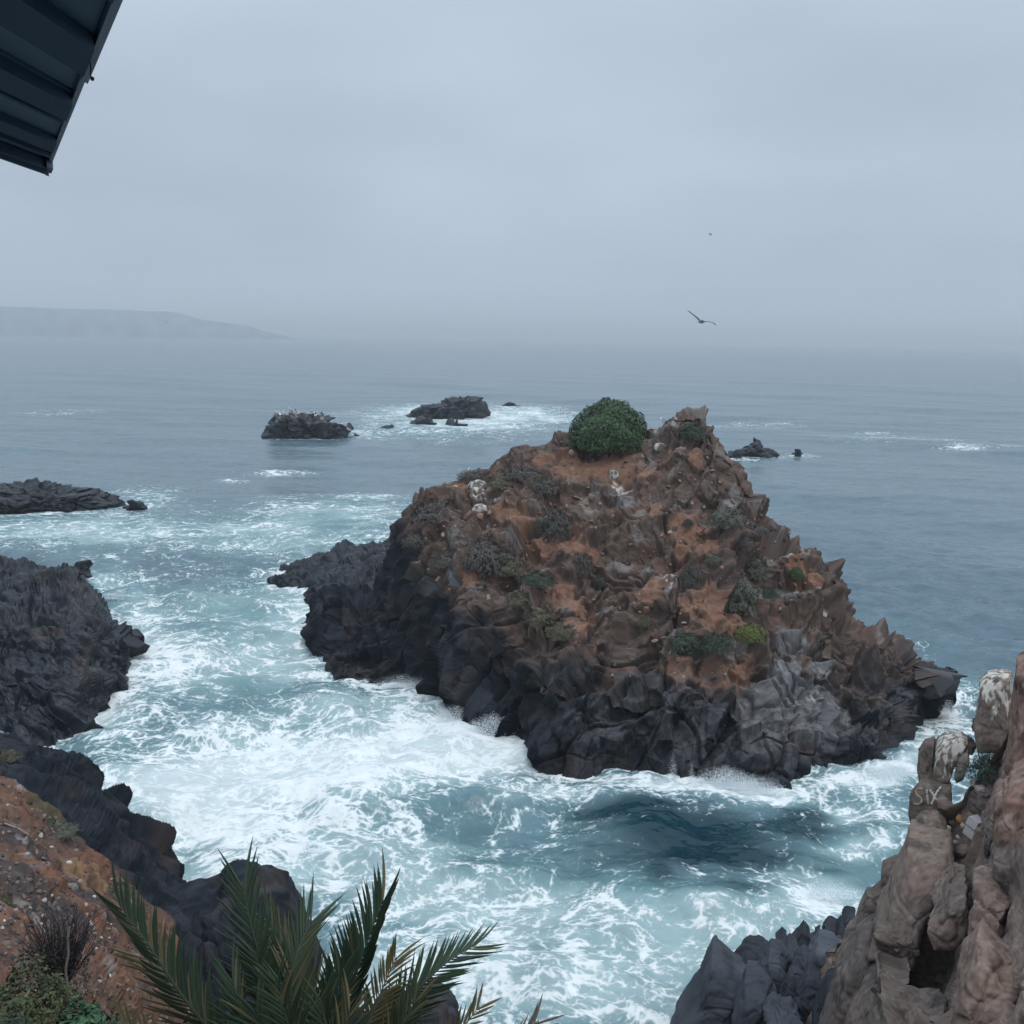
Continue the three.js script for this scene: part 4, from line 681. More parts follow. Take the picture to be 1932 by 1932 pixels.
// dark rocks behind the palm, left of the middle
boulder('black_rock', [[300, 1760], [330, 1722], [372, 1712], [408, 1700], [430, 1672], [470, 1660], [512, 1664], [545, 1690], [585, 1740], [600, 1770], [590, 1860], [560, 1930], [360, 1900], [310, 1830]], 'large black rock behind the palm fronds', { ...dk(0.62), d: 28.6, deep: 2.2, rows: 110, cols: 150, smooth: false, amp: 0.22, group: undefined, extra: (P) => blackPaint(1.15, 0.1)(P) });
boulder('black_rock', [[760, 1945], [785, 1900], [815, 1878], [838, 1890], [858, 1915], [866, 1960], [800, 1990]], 'brown and black rock tip between the palm fronds at the bottom edge', { ...dk(0.8), d: 24.6, deep: 1.0, smooth: false, amp: 0.2, group: undefined, extra: (P) => { const c = blackPaint(1.5, 0.3)(P); return mix3(c, UMBER, 0.5 * sstep(-0.1, 0.3, fbm(P.x, P.y, P.z, 3))); } });
boulder('black_rock', [[690, 1960], [720, 1900], [760, 1900], [790, 1940], [780, 1990], [700, 1990]], 'black rock half hidden by the olive fronds', { ...dk(0.6), d: 24.2, deep: 0.9, smooth: false, amp: 0.2, group: undefined, extra: (P) => blackPaint(1.1)(P) });
// the painted word, each letter a stroke of paint lying on the boulder
{
  const cast = new THREE.Raycaster(), paint = { S: std([0.30, 0.23, 0.17]), I: std([0.34, 0.29, 0.23]), X: std([0.45, 0.42, 0.37]) };
  const stroke = (pts) => {
    const on = [], curve = new THREE.CatmullRomCurve3(pts.map(([x, y]) => new THREE.Vector3(1661.5 + x * 0.18, 1236.5 + y * 0.18, 0)));
    for (let i = 0; i <= 18; i++) { const p = curve.getPoint(i / 18); cast.set(EYE, sight(p.x, p.y).normalize()); const h = cast.intersectObject(sixB)[0]; if (h) on.push([h.point, h.face.normal.clone().dot(cast.ray.direction) > 0 ? h.face.normal.clone().negate() : h.face.normal.clone()]); }
    const P = [], I = [];
    on.forEach(([p, n], i) => { const a = on[Math.max(0, i - 1)][0], b = on[Math.min(on.length - 1, i + 1)][0], t = b.clone().sub(a).normalize(), s = t.clone().cross(n).normalize().multiplyScalar(0.019 + 0.006 * Math.sin(i * 1.7)); for (const k of [-1, 1]) { const q = p.clone().addScaledVector(s, k).addScaledVector(n, 0.012); P.push(q.x, q.y, q.z); } if (i) { const o = (i - 1) * 2; I.push(o, o + 1, o + 2, o + 1, o + 3, o + 2); } });
    const g = new THREE.BufferGeometry(); g.setAttribute('position', new THREE.Float32BufferAttribute(P, 3)); g.setIndex(I); g.computeVertexNormals(); return g;
  };
  const letters = { S: [[[440, 1404], [405, 1394], [375, 1415], [378, 1455], [412, 1482], [432, 1515], [418, 1546], [380, 1560], [345, 1548]]], I: [[[480, 1405], [488, 1480], [496, 1562]]], X: [[[518, 1412], [558, 1470], [610, 1556]], [[532, 1560], [566, 1480], [598, 1420], [632, 1376]]] };
  for (const k in letters) { const gs = letters[k].map(stroke).filter((g) => g.attributes.position.count > 3); if (gs.length) part('painted_letter', mergeGeometries(gs), paint[k], sixB, 'painted letter ' + k); }
}
// ---------------------------------------------------------------- plants
const leafMat = new THREE.MeshPhysicalMaterial({ color: 0xffffff, vertexColors: true, roughness: 0.8, transmission: 0, side: THREE.DoubleSide });
// a shrub one metre in radius: leaves through an uneven dome, on stems
function shrubGeometry(seed, n, leaf, tones, lump = 0.3, flat = 0.8) {
  const r = rng(seed), P = [], C = [], N = [], I = [], d = new THREE.Vector3(), a = new THREE.Vector3(), b = new THREE.Vector3(), c = new THREE.Vector3(), m = new THREE.Vector3();
  for (let k = 0; k < n; k++) {
    const az = r() * Math.PI * 2, u = Math.pow(r(), 0.75) * 1.12 - 0.12; d.set(Math.cos(az) * Math.sqrt(Math.max(0, 1 - u * u)), u, Math.sin(az) * Math.sqrt(Math.max(0, 1 - u * u)));
    const lumps = 1 + lump * fbm(d.x * 2.2 + seed, d.y * 2.2, d.z * 2.2, 3) * 1.6, rad = lumps * (1 - 0.32 * r() * r());
    if (fbm(d.x * 3 + seed * 2, d.y * 3, d.z * 3, 2) < -0.33) continue;
    c.set(d.x * rad, d.y * rad * flat, d.z * rad);
    m.set(d.x + (r() - 0.5) * 1.3, d.y + (r() - 0.3) * 1.3, d.z + (r() - 0.5) * 1.3).normalize(); a.set(r() - 0.5, r() - 0.5, r() - 0.5).cross(m).normalize(); b.copy(m).cross(a);
    const s = leaf * (0.6 + 0.8 * r()), w = s * (0.35 + 0.25 * r()), o = P.length / 3, t = tones[Math.floor(r() * tones.length)], q = 0.75 + 0.5 * r();
    for (const [x, y, z] of [[-s, 0, 0], [0, -w, s * 0.12], [s, 0, 0], [0, w, s * 0.12]]) { P.push(c.x + a.x * x + b.x * y + m.x * z, c.y + a.y * x + b.y * y + m.y * z, c.z + a.z * x + b.z * y + m.z * z); C.push(t[0] * q, t[1] * q, t[2] * q); }
    I.push(o, o + 1, o + 3, o + 1, o + 2, o + 3);
  }
  const g = new THREE.BufferGeometry(); g.setAttribute('position', new THREE.Float32BufferAttribute(P, 3)); g.setAttribute('color', new THREE.Float32BufferAttribute(C, 3)); g.setIndex(I); g.computeVertexNormals(); return g;
}
function twigs(seed, n, spread, len, r0) {   // branching stems from one root
  const r = rng(seed), gs = [];
  for (let k = 0; k < n; k++) {
    const az = r() * 6.283, out = spread * Math.sqrt(r()), l = len * (0.55 + 0.45 * r()), p = [];
    for (let i = 0; i <= 4; i++) { const t = i / 4; p.push(new THREE.Vector3(Math.cos(az + t * (r() - 0.5)) * out * t + (r() - 0.5) * 0.08 * t, l * Math.pow(t, 0.9), Math.sin(az) * out * t + (r() - 0.5) * 0.08 * t)); }
    gs.push(new THREE.TubeGeometry(new THREE.CatmullRomCurve3(p), 6, r0 * (0.5 + 0.5 * r()), 4, false));
  }
  return mergeGeometries(gs);
}
const stemMat = std([0.075, 0.062, 0.052], 0.95);
const GREYLEAF = [[0.085, 0.078, 0.068], [0.10, 0.09, 0.074], [0.072, 0.07, 0.068], [0.115, 0.092, 0.076]], OLIVE = [[0.10, 0.098, 0.052], [0.12, 0.105, 0.065], [0.08, 0.08, 0.05], [0.135, 0.108, 0.07]], SAGE = [[0.115, 0.12, 0.092], [0.095, 0.10, 0.08], [0.135, 0.135, 0.10]], GREEN = [[0.040, 0.078, 0.032], [0.055, 0.098, 0.036], [0.032, 0.062, 0.03], [0.072, 0.11, 0.04]], LIME = [[0.12, 0.14, 0.03], [0.15, 0.16, 0.04], [0.10, 0.12, 0.03]], DEEPG = [[0.045, 0.066, 0.045], [0.055, 0.078, 0.045], [0.038, 0.056, 0.04]];
const kinds = {
  grey: [1, 2, 3].map((s) => shrubGeometry(s, 4200, 0.04, GREYLEAF, 0.6, 0.5)), olive: [4, 5].map((s) => shrubGeometry(s, 3600, 0.042, OLIVE, 0.65, 0.48)), sage: [6, 7].map((s) => shrubGeometry(s, 4200, 0.04, SAGE, 0.6, 0.5)),
  green: [shrubGeometry(8, 14000, 0.034, GREEN, 0.2, 0.94)], lime: [shrubGeometry(9, 3000, 0.045, LIME, 0.3, 0.6)], deep: [10, 11].map((s) => shrubGeometry(s, 3800, 0.042, DEEPG, 0.6, 0.48)),
};
const stemsG = [twigs(21, 14, 0.8, 0.75, 0.02), twigs(22, 14, 0.8, 0.75, 0.02)];
let bushCount = 0;
function bush(land, px, py, wpx, hpx, kind, label, name = 'shrub', group = 'shrubs on the islet', turn) {
  const foot = land.ray(px, py + hpx * 0.42) ?? land.hit(px, py + hpx * 0.42); if (!foot) { console.log('no ground for', label); return null; }
  const dist = Math.hypot(foot.x, foot.z), rx = metres(wpx, dist) / 2, ry = metres(hpx, dist), g = kinds[kind], k = bushCount++;
  const b = base(name, foot.clone().add(new THREE.Vector3(0, -0.12 * ry, 0)), label, 'shrub', group);
  b.rotation.y = turn ?? k * 2.4;
  part('foliage', g[k % g.length], leafMat, b).scale.set(rx * 1.12, ry * (kind === 'green' ? 1.0 : 1.15), rx * 1.0);
  const s = part('stems', stemsG[k % 2], stemMat, b); s.scale.set(rx, ry, rx * 0.85);
  return b;
}
bush(isletLand, 1148, 790, 132, 88, 'green', 'large domed bright green bush on the shoulder left of the summit', 'domed_bush');
bush(isletLand, 1305, 800, 54, 44, 'deep', 'dark green bush draped over the summit right of the white rock');
const isletShrubs = [
  [822, 948, 96, 58, 'grey', 'broad grey shrub at the left corner of the islet top'], [915, 1015, 104, 92, 'grey', 'largest dark grey shrub in the middle of the left slope'], [985, 882, 70, 32, 'grey', 'low dark shrub below the left skyline step'], [1030, 905, 62, 40, 'grey', 'dark shrub on the slope left of the rock columns'],
  [1050, 965, 62, 80, 'grey', 'tall dark shrub in the gully left of the rock columns'], [1096, 1045, 46, 62, 'grey', 'dark shrub in the lower gully beside the red path'], [895, 890, 52, 28, 'grey', 'small low shrub behind the pale rock'], [1015, 1082, 58, 36, 'deep', 'round dark green shrub on the red slope'],
  [985, 1120, 62, 40, 'olive', 'olive shrub left of the red slope, uppermost of three'], [1020, 1150, 64, 42, 'olive', 'olive shrub in the middle of three above the black rock'], [1062, 1178, 60, 40, 'olive', 'olive shrub lowest of three above the black rock'], [960, 1060, 60, 36, 'olive', 'olive shrub under the largest dark grey shrub'],
  [1302, 1072, 48, 84, 'grey', 'upright grey shrub right of the white streaked rock'], [1388, 1090, 84, 96, 'sage', 'broad sage green shrub on the right slope'], [1425, 1058, 46, 50, 'sage', 'smaller sage shrub touching the upper right of the broad one'], [1372, 962, 62, 52, 'sage', 'sage shrub below the right skyline'], [1425, 992, 44, 26, 'grey', 'small dark shrub under the right skyline rock'],
  [1298, 981, 20, 18, 'deep', 'tiny round dark bush on the orange soil'], [1416, 1182, 54, 38, 'lime', 'yellow green shrub standing out on the right slope'], [1290, 1192, 74, 58, 'deep', 'dark olive shrub below the broad sage shrub, left one'], [1352, 1196, 56, 50, 'deep', 'dark olive shrub between its neighbour and the yellow one'],
  [1502, 1078, 28, 20, 'green', 'small green plant high on the right shoulder'], [785, 1005, 52, 40, 'grey', 'grey shrub hugging the left edge of the islet'], [850, 1045, 66, 34, 'grey', 'flat brown grey shrub above the black cliff'], [1400, 1012, 40, 26, 'grey', 'small grey shrub near the dark rock on the right slope'], [1215, 1168, 30, 22, 'olive', 'small olive tuft in the centre of the slope'],
  [945, 905, 54, 24, 'olive', 'low olive shrub on the left top slope'], [1350, 1045, 36, 30, 'sage', 'small sage shrub above the broad sage shrub'], [1445, 1110, 40, 30, 'deep', 'dark shrub at the right side of the broad sage shrub'], [1130, 1085, 30, 34, 'grey', 'thin dark shrub at the foot of the rock columns'],
];
for (const [px, py, w, h, k, label] of isletShrubs) bush(isletLand, px, py, w, h, k, label);
// plants on the two near shores
bush(cliffLand, 1864, 1432, 66, 60, 'deep', 'green shrub hanging under the pillar boulder', 'shrub', 'shrubs on the near cliffs');
bush(cliffLand, 1922, 1722, 50, 70, 'deep', 'green shrub cut off by the right edge', 'shrub', 'shrubs on the near cliffs');
bush(cliffLand, 1836, 1885, 90, 22, 'sage', 'low sage tuft on the lower right slab', 'shrub', 'shrubs on the near cliffs');
bush(cliffLand, 1790, 1932, 100, 40, 'lime', 'yellow green tuft at the bottom edge on the right', 'shrub', 'shrubs on the near cliffs');
bush(hillLand, 118, 1560, 50, 20, 'sage', 'low sage tuft at the top edge of the soil slope', 'shrub', 'tufts on the soil slope');
bush(hillLand, 215, 1672, 60, 40, 'olive', 'olive tuft on the edge of the soil slope above the black rock', 'shrub', 'tufts on the soil slope');
bush(hillLand, 250, 1710, 50, 34, 'grey', 'grey tuft beside the olive one on the slope edge', 'shrub', 'tufts on the soil slope');
bush(hillLand, 15, 1418, 40, 24, 'olive', 'brown tuft where soil meets black rock at the left edge', 'shrub', 'tufts on the soil slope');
bush(hillLand, 5, 1690, 36, 26, 'olive', 'small tuft at the left edge below the stick', 'shrub', 'tufts on the soil slope');
// the dry dark bush with a bare pale stem, and the green shrubs in the corner
{
  const f = hillLand.ray(120, 1868) ?? hillLand.hit(120, 1868), d = Math.hypot(f.x, f.z), s = metres(120, d);
  const b = base('dry_bush', f, 'dead dark twiggy bush with a bare pale stem on the slope', 'bush');
  const tw = part('twigs', twigs(31, 260, 0.62, 1.25, 0.006), std([0.028, 0.026, 0.027], 1), b); tw.scale.setScalar(s);
  const fo = part('dry_leaves', shrubGeometry(33, 1500, 0.03, [[0.03, 0.028, 0.028], [0.045, 0.038, 0.034], [0.022, 0.022, 0.026]], 0.5, 1.1), leafMat, b); fo.scale.set(s * 0.55, s * 1.0, s * 0.55);
  const p = [[128, 1862], [124, 1830], [129, 1800], [128, 1775], [131, 1748]].map(([x, y]) => at(x, y, d - s * 0.5).sub(f));
  part('bare_stem', new THREE.TubeGeometry(new THREE.CatmullRomCurve3(p), 16, 0.014, 6, false), std([0.2, 0.18, 0.16], 0.9), b);
}
function cornerShrub(px, py, w, h, d, tones, leaf, n, seed, label) {
  const f = at(px, py + h * 0.5, d), b = base('leafy_shrub', f, label, 'shrub', 'green shrubs in the corner');
  part('foliage', shrubGeometry(seed, n, leaf, tones, 0.5, 1.0), leafMat, b).scale.set(metres(w, d) / 2, metres(h, d), metres(w, d) / 2);
  const s = part('stems', twigs(seed + 1, 40, 0.7, 0.8, 0.012), stemMat, b); s.scale.set(metres(w, d) / 2, metres(h, d), metres(w, d) / 2);
  // its foot reaches the slope
  const g = hillLand.height(f.x, f.z), l = Math.max(0.2, f.y - g + 0.3); const tr = part('trunk', new THREE.CylinderGeometry(0.03, 0.05, l, 8), stemMat, b); tr.position.y = -l / 2 + 0.05;
}
cornerShrub(50, 1900, 190, 140, 8.6, [[0.075, 0.085, 0.03], [0.06, 0.075, 0.03], [0.045, 0.062, 0.028], [0.09, 0.09, 0.035]], 0.045, 5200, 41, 'yellow green feathery shrub filling the lower left corner');
cornerShrub(150, 1945, 150, 90, 8.2, [[0.022, 0.06, 0.028], [0.035, 0.085, 0.036], [0.05, 0.11, 0.05]], 0.11, 900, 43, 'broad leaved dark green shrub right of the feathery one');
cornerShrub(20, 1990, 180, 90, 7.8, [[0.018, 0.036, 0.02], [0.026, 0.046, 0.024]], 0.07, 1800, 45, 'dark green shrub at the very bottom left corner');

// ---------------------------------------------------------------- the palm
{
  const crown = at(600, 2150, 8.8), ground = hillLand.height(crown.x, crown.z), palm = base('palm_tree', new THREE.Vector3(crown.x, ground, crown.z), 'green palm whose fronds rise at the bottom middle of the picture', 'palm');
  const trunkH = Math.max(0.6, crown.y - ground), tp = []; for (let i = 0; i <= 10; i++) tp.push(new THREE.Vector2(0.2 + 0.03 * (i % 2) - i * 0.004, i / 10 * trunkH));
  part('trunk', new THREE.LatheGeometry(tp, 18), std([0.11, 0.085, 0.065], 0.95), palm);
  // a leaflet one metre long along x, folded along its middle, its flat facing y
  const DENSE = 1.05;
  const leaflet = () => { const P = [], I = [], n = 6; for (let i = 0; i <= n; i++) { const t = i / n, w = 0.5 * Math.pow(Math.sin(Math.min(1, t * 1.25 + 0.12) * Math.PI * 0.62), 0.7) * (t < 0.98 ? 1 - Math.pow(t, 3.2) : 0) + 0.004, y = -0.10 * t * t; P.push(t, y + w * 0.25, -w, t, y, 0, t, y + w * 0.25, w); if (i) { const o = (i - 1) * 3; I.push(o, o + 1, o + 3, o + 1, o + 4, o + 3, o + 1, o + 2, o + 4, o + 2, o + 5, o + 4); } } const g = new THREE.BufferGeometry(); g.setAttribute('position', new THREE.Float32BufferAttribute(P, 3)); g.setIndex(I); g.computeVertexNormals(); return g; };
  const LG = leaflet();
  const tone = (c) => new THREE.MeshPhysicalMaterial({ color: new THREE.Color().setRGB(...c), roughness: 0.6, transmission: 0.3, thickness: 0, side: THREE.DoubleSide });
  const mats = { dark: [[0.030, 0.062, 0.036], [0.040, 0.078, 0.040], [0.052, 0.09, 0.042]].map(tone), mid: [[0.05, 0.085, 0.038], [0.08, 0.105, 0.042], [0.046, 0.075, 0.04]].map(tone), olive: [[0.16, 0.145, 0.06], [0.12, 0.12, 0.052], [0.19, 0.155, 0.075]].map(tone), dry: [[0.16, 0.12, 0.075], [0.1, 0.07, 0.06], [0.12, 0.1, 0.06]].map(tone) };
  const rach = { dark: std([0.05, 0.075, 0.045], 0.6), mid: std([0.06, 0.08, 0.045], 0.6), olive: std([0.14, 0.12, 0.07], 0.7), dry: std([0.14, 0.11, 0.08], 0.8) };
  // fronds: points of the midrib (px, py, distance) after the crown, leaflet length, spread of the two rows, tilt of the blade, tone
  const fronds = [
    { p: [[545, 1960, 8.7], [505, 1850, 8.7], [472, 1740, 8.75], [460, 1672, 8.8]], L: 0.46, roll: 0.15, fold: 0.35, open: 0.5, tone: 'dark', n: 34 },
    { p: [[630, 1960, 8.9], [662, 1865, 8.9], [694, 1775, 8.9], [722, 1700, 8.95]], L: 0.5, roll: -0.75, fold: 0.5, open: 0.5, tone: 'dark', n: 36 },
    { p: [[705, 1990, 9.0], [770, 1890, 9.0], [840, 1818, 9.0], [898, 1782, 9.05]], L: 0.4, roll: -0.55, fold: 0.35, open: 0.55, tone: 'dark', n: 34 },
    { p: [[445, 2000, 8.6], [345, 1880, 8.6], [275, 1775, 8.6], [228, 1712, 8.6]], L: 0.44, roll: 0.7, fold: 0.45, open: 0.5, tone: 'dark', n: 36 },
    { p: [[570, 1990, 8.4], [548, 1890, 8.35], [560, 1800, 8.4], [588, 1735, 8.5]], L: 0.42, roll: 0.1, fold: 0.55, open: 0.62, tone: 'mid', n: 32 },
    { p: [[660, 2020, 9.1], [700, 1920, 9.15], [728, 1850, 9.2], [748, 1806, 9.25]], L: 0.38, roll: 0.3, fold: 0.4, open: 0.6, tone: 'olive', n: 26 },
    { p: [[440, 2040, 8.8], [372, 1940, 8.85], [315, 1850, 8.9], [272, 1800, 8.95]], L: 0.4, roll: 0.5, fold: 0.4, open: 0.55, tone: 'olive', n: 28 },
    { p: [[745, 2040, 9.2], [830, 1975, 9.3], [880, 1930, 9.35], [904, 1898, 9.4]], L: 0.3, roll: -0.2, fold: 0.4, open: 0.6, tone: 'olive', n: 20 },
    { p: [[790, 2060, 9.2], [900, 2010, 9.3], [980, 1960, 9.4], [1016, 1925, 9.5]], L: 0.32, roll: -0.2, fold: 0.3, open: 0.6, tone: 'dry', n: 20 },
    { p: [[420, 2070, 8.5], [330, 2000, 8.5], [262, 1950, 8.5], [222, 1918, 8.5]], L: 0.3, roll: 0.5, fold: 0.4, open: 0.55, tone: 'olive', n: 22 },
    { p: [[520, 2030, 8.3], [470, 1960, 8.25], [452, 1900, 8.25], [440, 1850, 8.3]], L: 0.42, roll: 0.4, fold: 0.5, open: 0.5, tone: 'dark', n: 28 },
    { p: [[620, 2030, 8.3], [628, 1980, 8.25], [612, 1930, 8.25], [608, 1890, 8.3]], L: 0.42, roll: -0.2, fold: 0.5, open: 0.6, tone: 'dark', n: 28 },
    { p: [[560, 2040, 8.2], [530, 1990, 8.1], [500, 1950, 8.1], [485, 1910, 8.1]], L: 0.44, roll: 0.2, fold: 0.5, open: 0.6, tone: 'dark', n: 26 },
    { p: [[690, 2040, 8.7], [735, 1975, 8.7], [765, 1925, 8.7], [785, 1885, 8.75]], L: 0.36, roll: -0.4, fold: 0.45, open: 0.5, tone: 'mid', n: 26 },
    { p: [[600, 2000, 9.2], [590, 1900, 9.25], [540, 1800, 9.3], [505, 1735, 9.35]], L: 0.42, roll: 0.2, fold: 0.4, open: 0.55, tone: 'mid', n: 30 },
  ];
  for (const [x, y, d, L, roll, t] of [[482, 1800, 8.5, 0.42, 0.3, 'dark'], [640, 1840, 8.7, 0.4, -0.3, 'dark'], [520, 1850, 8.0, 0.42, 0.1, 'dark'], [660, 1905, 8.0, 0.4, -0.3, 'mid']]) fronds.push({ p: [[lerp(600, x, 0.35), lerp(2150, y, 0.4), d], [lerp(600, x, 0.65), lerp(2150, y, 0.68), d], [lerp(600, x, 0.88), lerp(2150, y, 0.87), d], [x, y, d]], L, roll, fold: 0.45, open: 0.55, tone: t, n: 28 });
  const r = rng(77), rest = [], singles = [], X = new THREE.Vector3(), Y = new THREE.Vector3(), Zv = new THREE.Vector3(), root = palm.position, view = new THREE.Vector3(crown.x, -6, crown.z).normalize();
  fronds.forEach((f, fi) => {
    const fr = new THREE.Group(); fr.name = 'frond'; palm.add(fr);
    const pts = [crown, ...f.p.map(([x, y, d]) => at(x, y, d))].map((p) => p.clone().sub(root)), curve = new THREE.CatmullRomCurve3(pts);
    // midrib: a tapering tube
    const tube = new THREE.TubeGeometry(curve, 40, 1, 6, false), q = tube.attributes.position, cp = new THREE.Vector3();
    for (let i = 0; i <= 40; i++) { curve.getPointAt(i / 40, cp); for (let j = 0; j <= 6; j++) { const k = i * 7 + j, w = lerp(0.028, 0.004, i / 40); q.setXYZ(k, cp.x + (q.getX(k) - cp.x) * w, cp.y + (q.getY(k) - cp.y) * w, cp.z + (q.getZ(k) - cp.z) * w); } }
    tube.computeVertexNormals(); part('midrib', tube, rach[f.tone], fr);
    const count = Math.round(f.n * DENSE);
    for (let i = 0; i < count; i++) for (const side of [-1, 1]) {
      const t = lerp(0.3, 1, (i + 0.5 * r()) / count), p = curve.getPointAt(Math.min(1, t)), T = curve.getTangentAt(Math.min(1, t));
      const S = T.clone().cross(view).normalize(), Nn = S.clone().cross(T).normalize();   // S across the blade, Nn towards the viewer
      S.applyAxisAngle(T, f.roll); Nn.applyAxisAngle(T, f.roll);
      const e = (t - 0.3) / 0.7, ang = lerp(f.open * 1.25, f.open * 0.75, e) * (0.85 + 0.3 * r());
      X.copy(T).multiplyScalar(Math.cos(ang)).addScaledVector(S, side * Math.sin(ang) * Math.cos(f.fold)).addScaledVector(Nn, Math.sin(ang) * Math.sin(f.fold) * (fi % 2 ? -1 : 1)).normalize();
      X.y -= 0.03; X.normalize(); Y.copy(Nn).addScaledVector(X, -Nn.dot(X)).normalize(); Zv.copy(X).cross(Y);
      const L = 1.42 * f.L * (0.72 + 0.28 * Math.sin(Math.min(1, e * 1.0 + 0.2) * Math.PI)) * (0.88 + 0.24 * r()), w = 0.029 * (0.8 + 0.4 * r());
      const m = new THREE.Matrix4().makeBasis(X.clone().multiplyScalar(L), Y.clone().multiplyScalar(L * 0.55), Zv.clone().multiplyScalar(w)).setPosition(p);
      const set = f.tone === 'mid' && r() < 0.25 ? mats.olive : f.tone === 'dark' && r() < 0.06 ? mats.olive : mats[f.tone], mat = set[Math.floor(r() * 3)];
      singles.push({ fr, m, mat, e, fi, rank: (fi < 6 ? 0 : 1) + (1 - e) });
    }
    part('leaf_tip', new THREE.ConeGeometry(0.006, 0.1, 4), rach[f.tone], fr).position.copy(curve.getPoint(1));
  });
  singles.sort((a, b) => a.rank - b.rank);
  const byMat = new Map();
  singles.forEach((s, i) => {
    if (i < 300) { const l = shade(new THREE.Mesh(LG, s.mat)); l.name = 'leaflet'; s.m.decompose(l.position, l.quaternion, l.scale); s.fr.add(l); }
    else { const g = LG.clone().applyMatrix4(s.m); if (!byMat.has(s.mat)) byMat.set(s.mat, []); byMat.get(s.mat).push(g); }
  });
  const all = [...byMat.entries()], gm = mergeGeometries(all.map(([, gs]) => mergeGeometries(gs)), true), low = part('lower_leaflets', gm, all.map(([m]) => m), palm); low.userData.kind = 'stuff';
}
// ---------------------------------------------------------------- birds
// a bird's body: rings along its length from tail to beak [x, y, half width, half height, colour]
function birdBody(rings, n = 10) {
  const P = [], C = [], I = [];
  rings.forEach(([x, y, w, h, c], i) => { for (let k = 0; k < n; k++) { const a = k / n * Math.PI * 2, up = Math.sin(a); P.push(x, y + up * h, Math.cos(a) * w); const q = Array.isArray(c[0]) ? (up > 0.1 ? c[0] : c[1]) : c; C.push(...q); } if (i) for (let k = 0; k < n; k++) { const a = (i - 1) * n + k, b = (i - 1) * n + (k + 1) % n, d = i * n + k, e = i * n + (k + 1) % n; I.push(a, d, b, b, d, e); } });
  for (const [i, s] of [[0, 0], [rings.length - 1, 1]]) { const o = P.length / 3; P.push(rings[i][0], rings[i][1], 0); C.push(...(Array.isArray(rings[i][4][0]) ? rings[i][4][0] : rings[i][4])); for (let k = 0; k < n; k++) { const a = i * n + k, b = i * n + (k + 1) % n; s ? I.push(a, o, b) : I.push(a, b, o); } }
  const g = new THREE.BufferGeometry(); g.setAttribute('position', new THREE.Float32BufferAttribute(P, 3)); g.setAttribute('color', new THREE.Float32BufferAttribute(C, 3)); g.setIndex(I); g.computeVertexNormals(); return g;
}
const WHITE = [0.75, 0.75, 0.75], SLATEG = [0.07, 0.075, 0.085], INK = [0.02, 0.02, 0.022], YEL = [0.6, 0.42, 0.08], DUSK = [0.13, 0.12, 0.115];
const featherMat = new THREE.MeshStandardMaterial({ color: 0xffffff, vertexColors: true, roughness: 0.8, side: THREE.DoubleSide });
const legMat = std([0.35, 0.22, 0.16], 0.7);
const gullBody = birdBody([[-0.34, 0.27, 0.012, 0.012, INK], [-0.24, 0.27, 0.035, 0.025, [SLATEG, INK]], [-0.12, 0.27, 0.075, 0.06, [SLATEG, WHITE]], [0.0, 0.28, 0.095, 0.085, [SLATEG, WHITE]], [0.1, 0.30, 0.09, 0.09, [SLATEG, WHITE]], [0.16, 0.345, 0.06, 0.065, WHITE], [0.19, 0.40, 0.045, 0.05, WHITE], [0.215, 0.44, 0.047, 0.048, WHITE], [0.25, 0.445, 0.036, 0.036, WHITE], [0.275, 0.435, 0.016, 0.017, YEL], [0.33, 0.425, 0.006, 0.008, YEL]]);
const gullLeg = mergeGeometries([new THREE.CylinderGeometry(0.007, 0.007, 0.2, 5).translate(0, 0.1, 0), new THREE.BoxGeometry(0.07, 0.008, 0.05).translate(0.02, 0.004, 0)]);
function standingGull(p, turn, label, s = 1) {
  const b = base('seagull', p, label, 'seagull', 'gulls standing on the islet'); b.rotation.y = turn; b.scale.setScalar(s);
  part('body', gullBody, featherMat, b); for (const z of [-0.04, 0.04]) part('leg', gullLeg, legMat, b).position.set(0.02, 0, z);
}
{
  const down = (px, py) => { for (let y = py; y < py + 70; y += 1.5) { const h = isletLand.ray(px, y); if (h) return h; } return null; };
  const s1 = down(1252, 760), s2 = down(879, 855), s3 = isletLand.ray(1423, 1130);
  if (s1) standingGull(s1.clone().add(new THREE.Vector3(0, -0.01, 0)), 2.6, 'white gull standing on the summit of the islet', 1.0);
  if (s2) standingGull(s2.clone().add(new THREE.Vector3(0, -0.01, 0)), 0.4, 'dark winged gull standing on the left skyline of the islet', 1.0);
  if (s3) standingGull(s3, 1.2, 'white gull standing on the right slope above the yellow green shrub', 0.9);
}
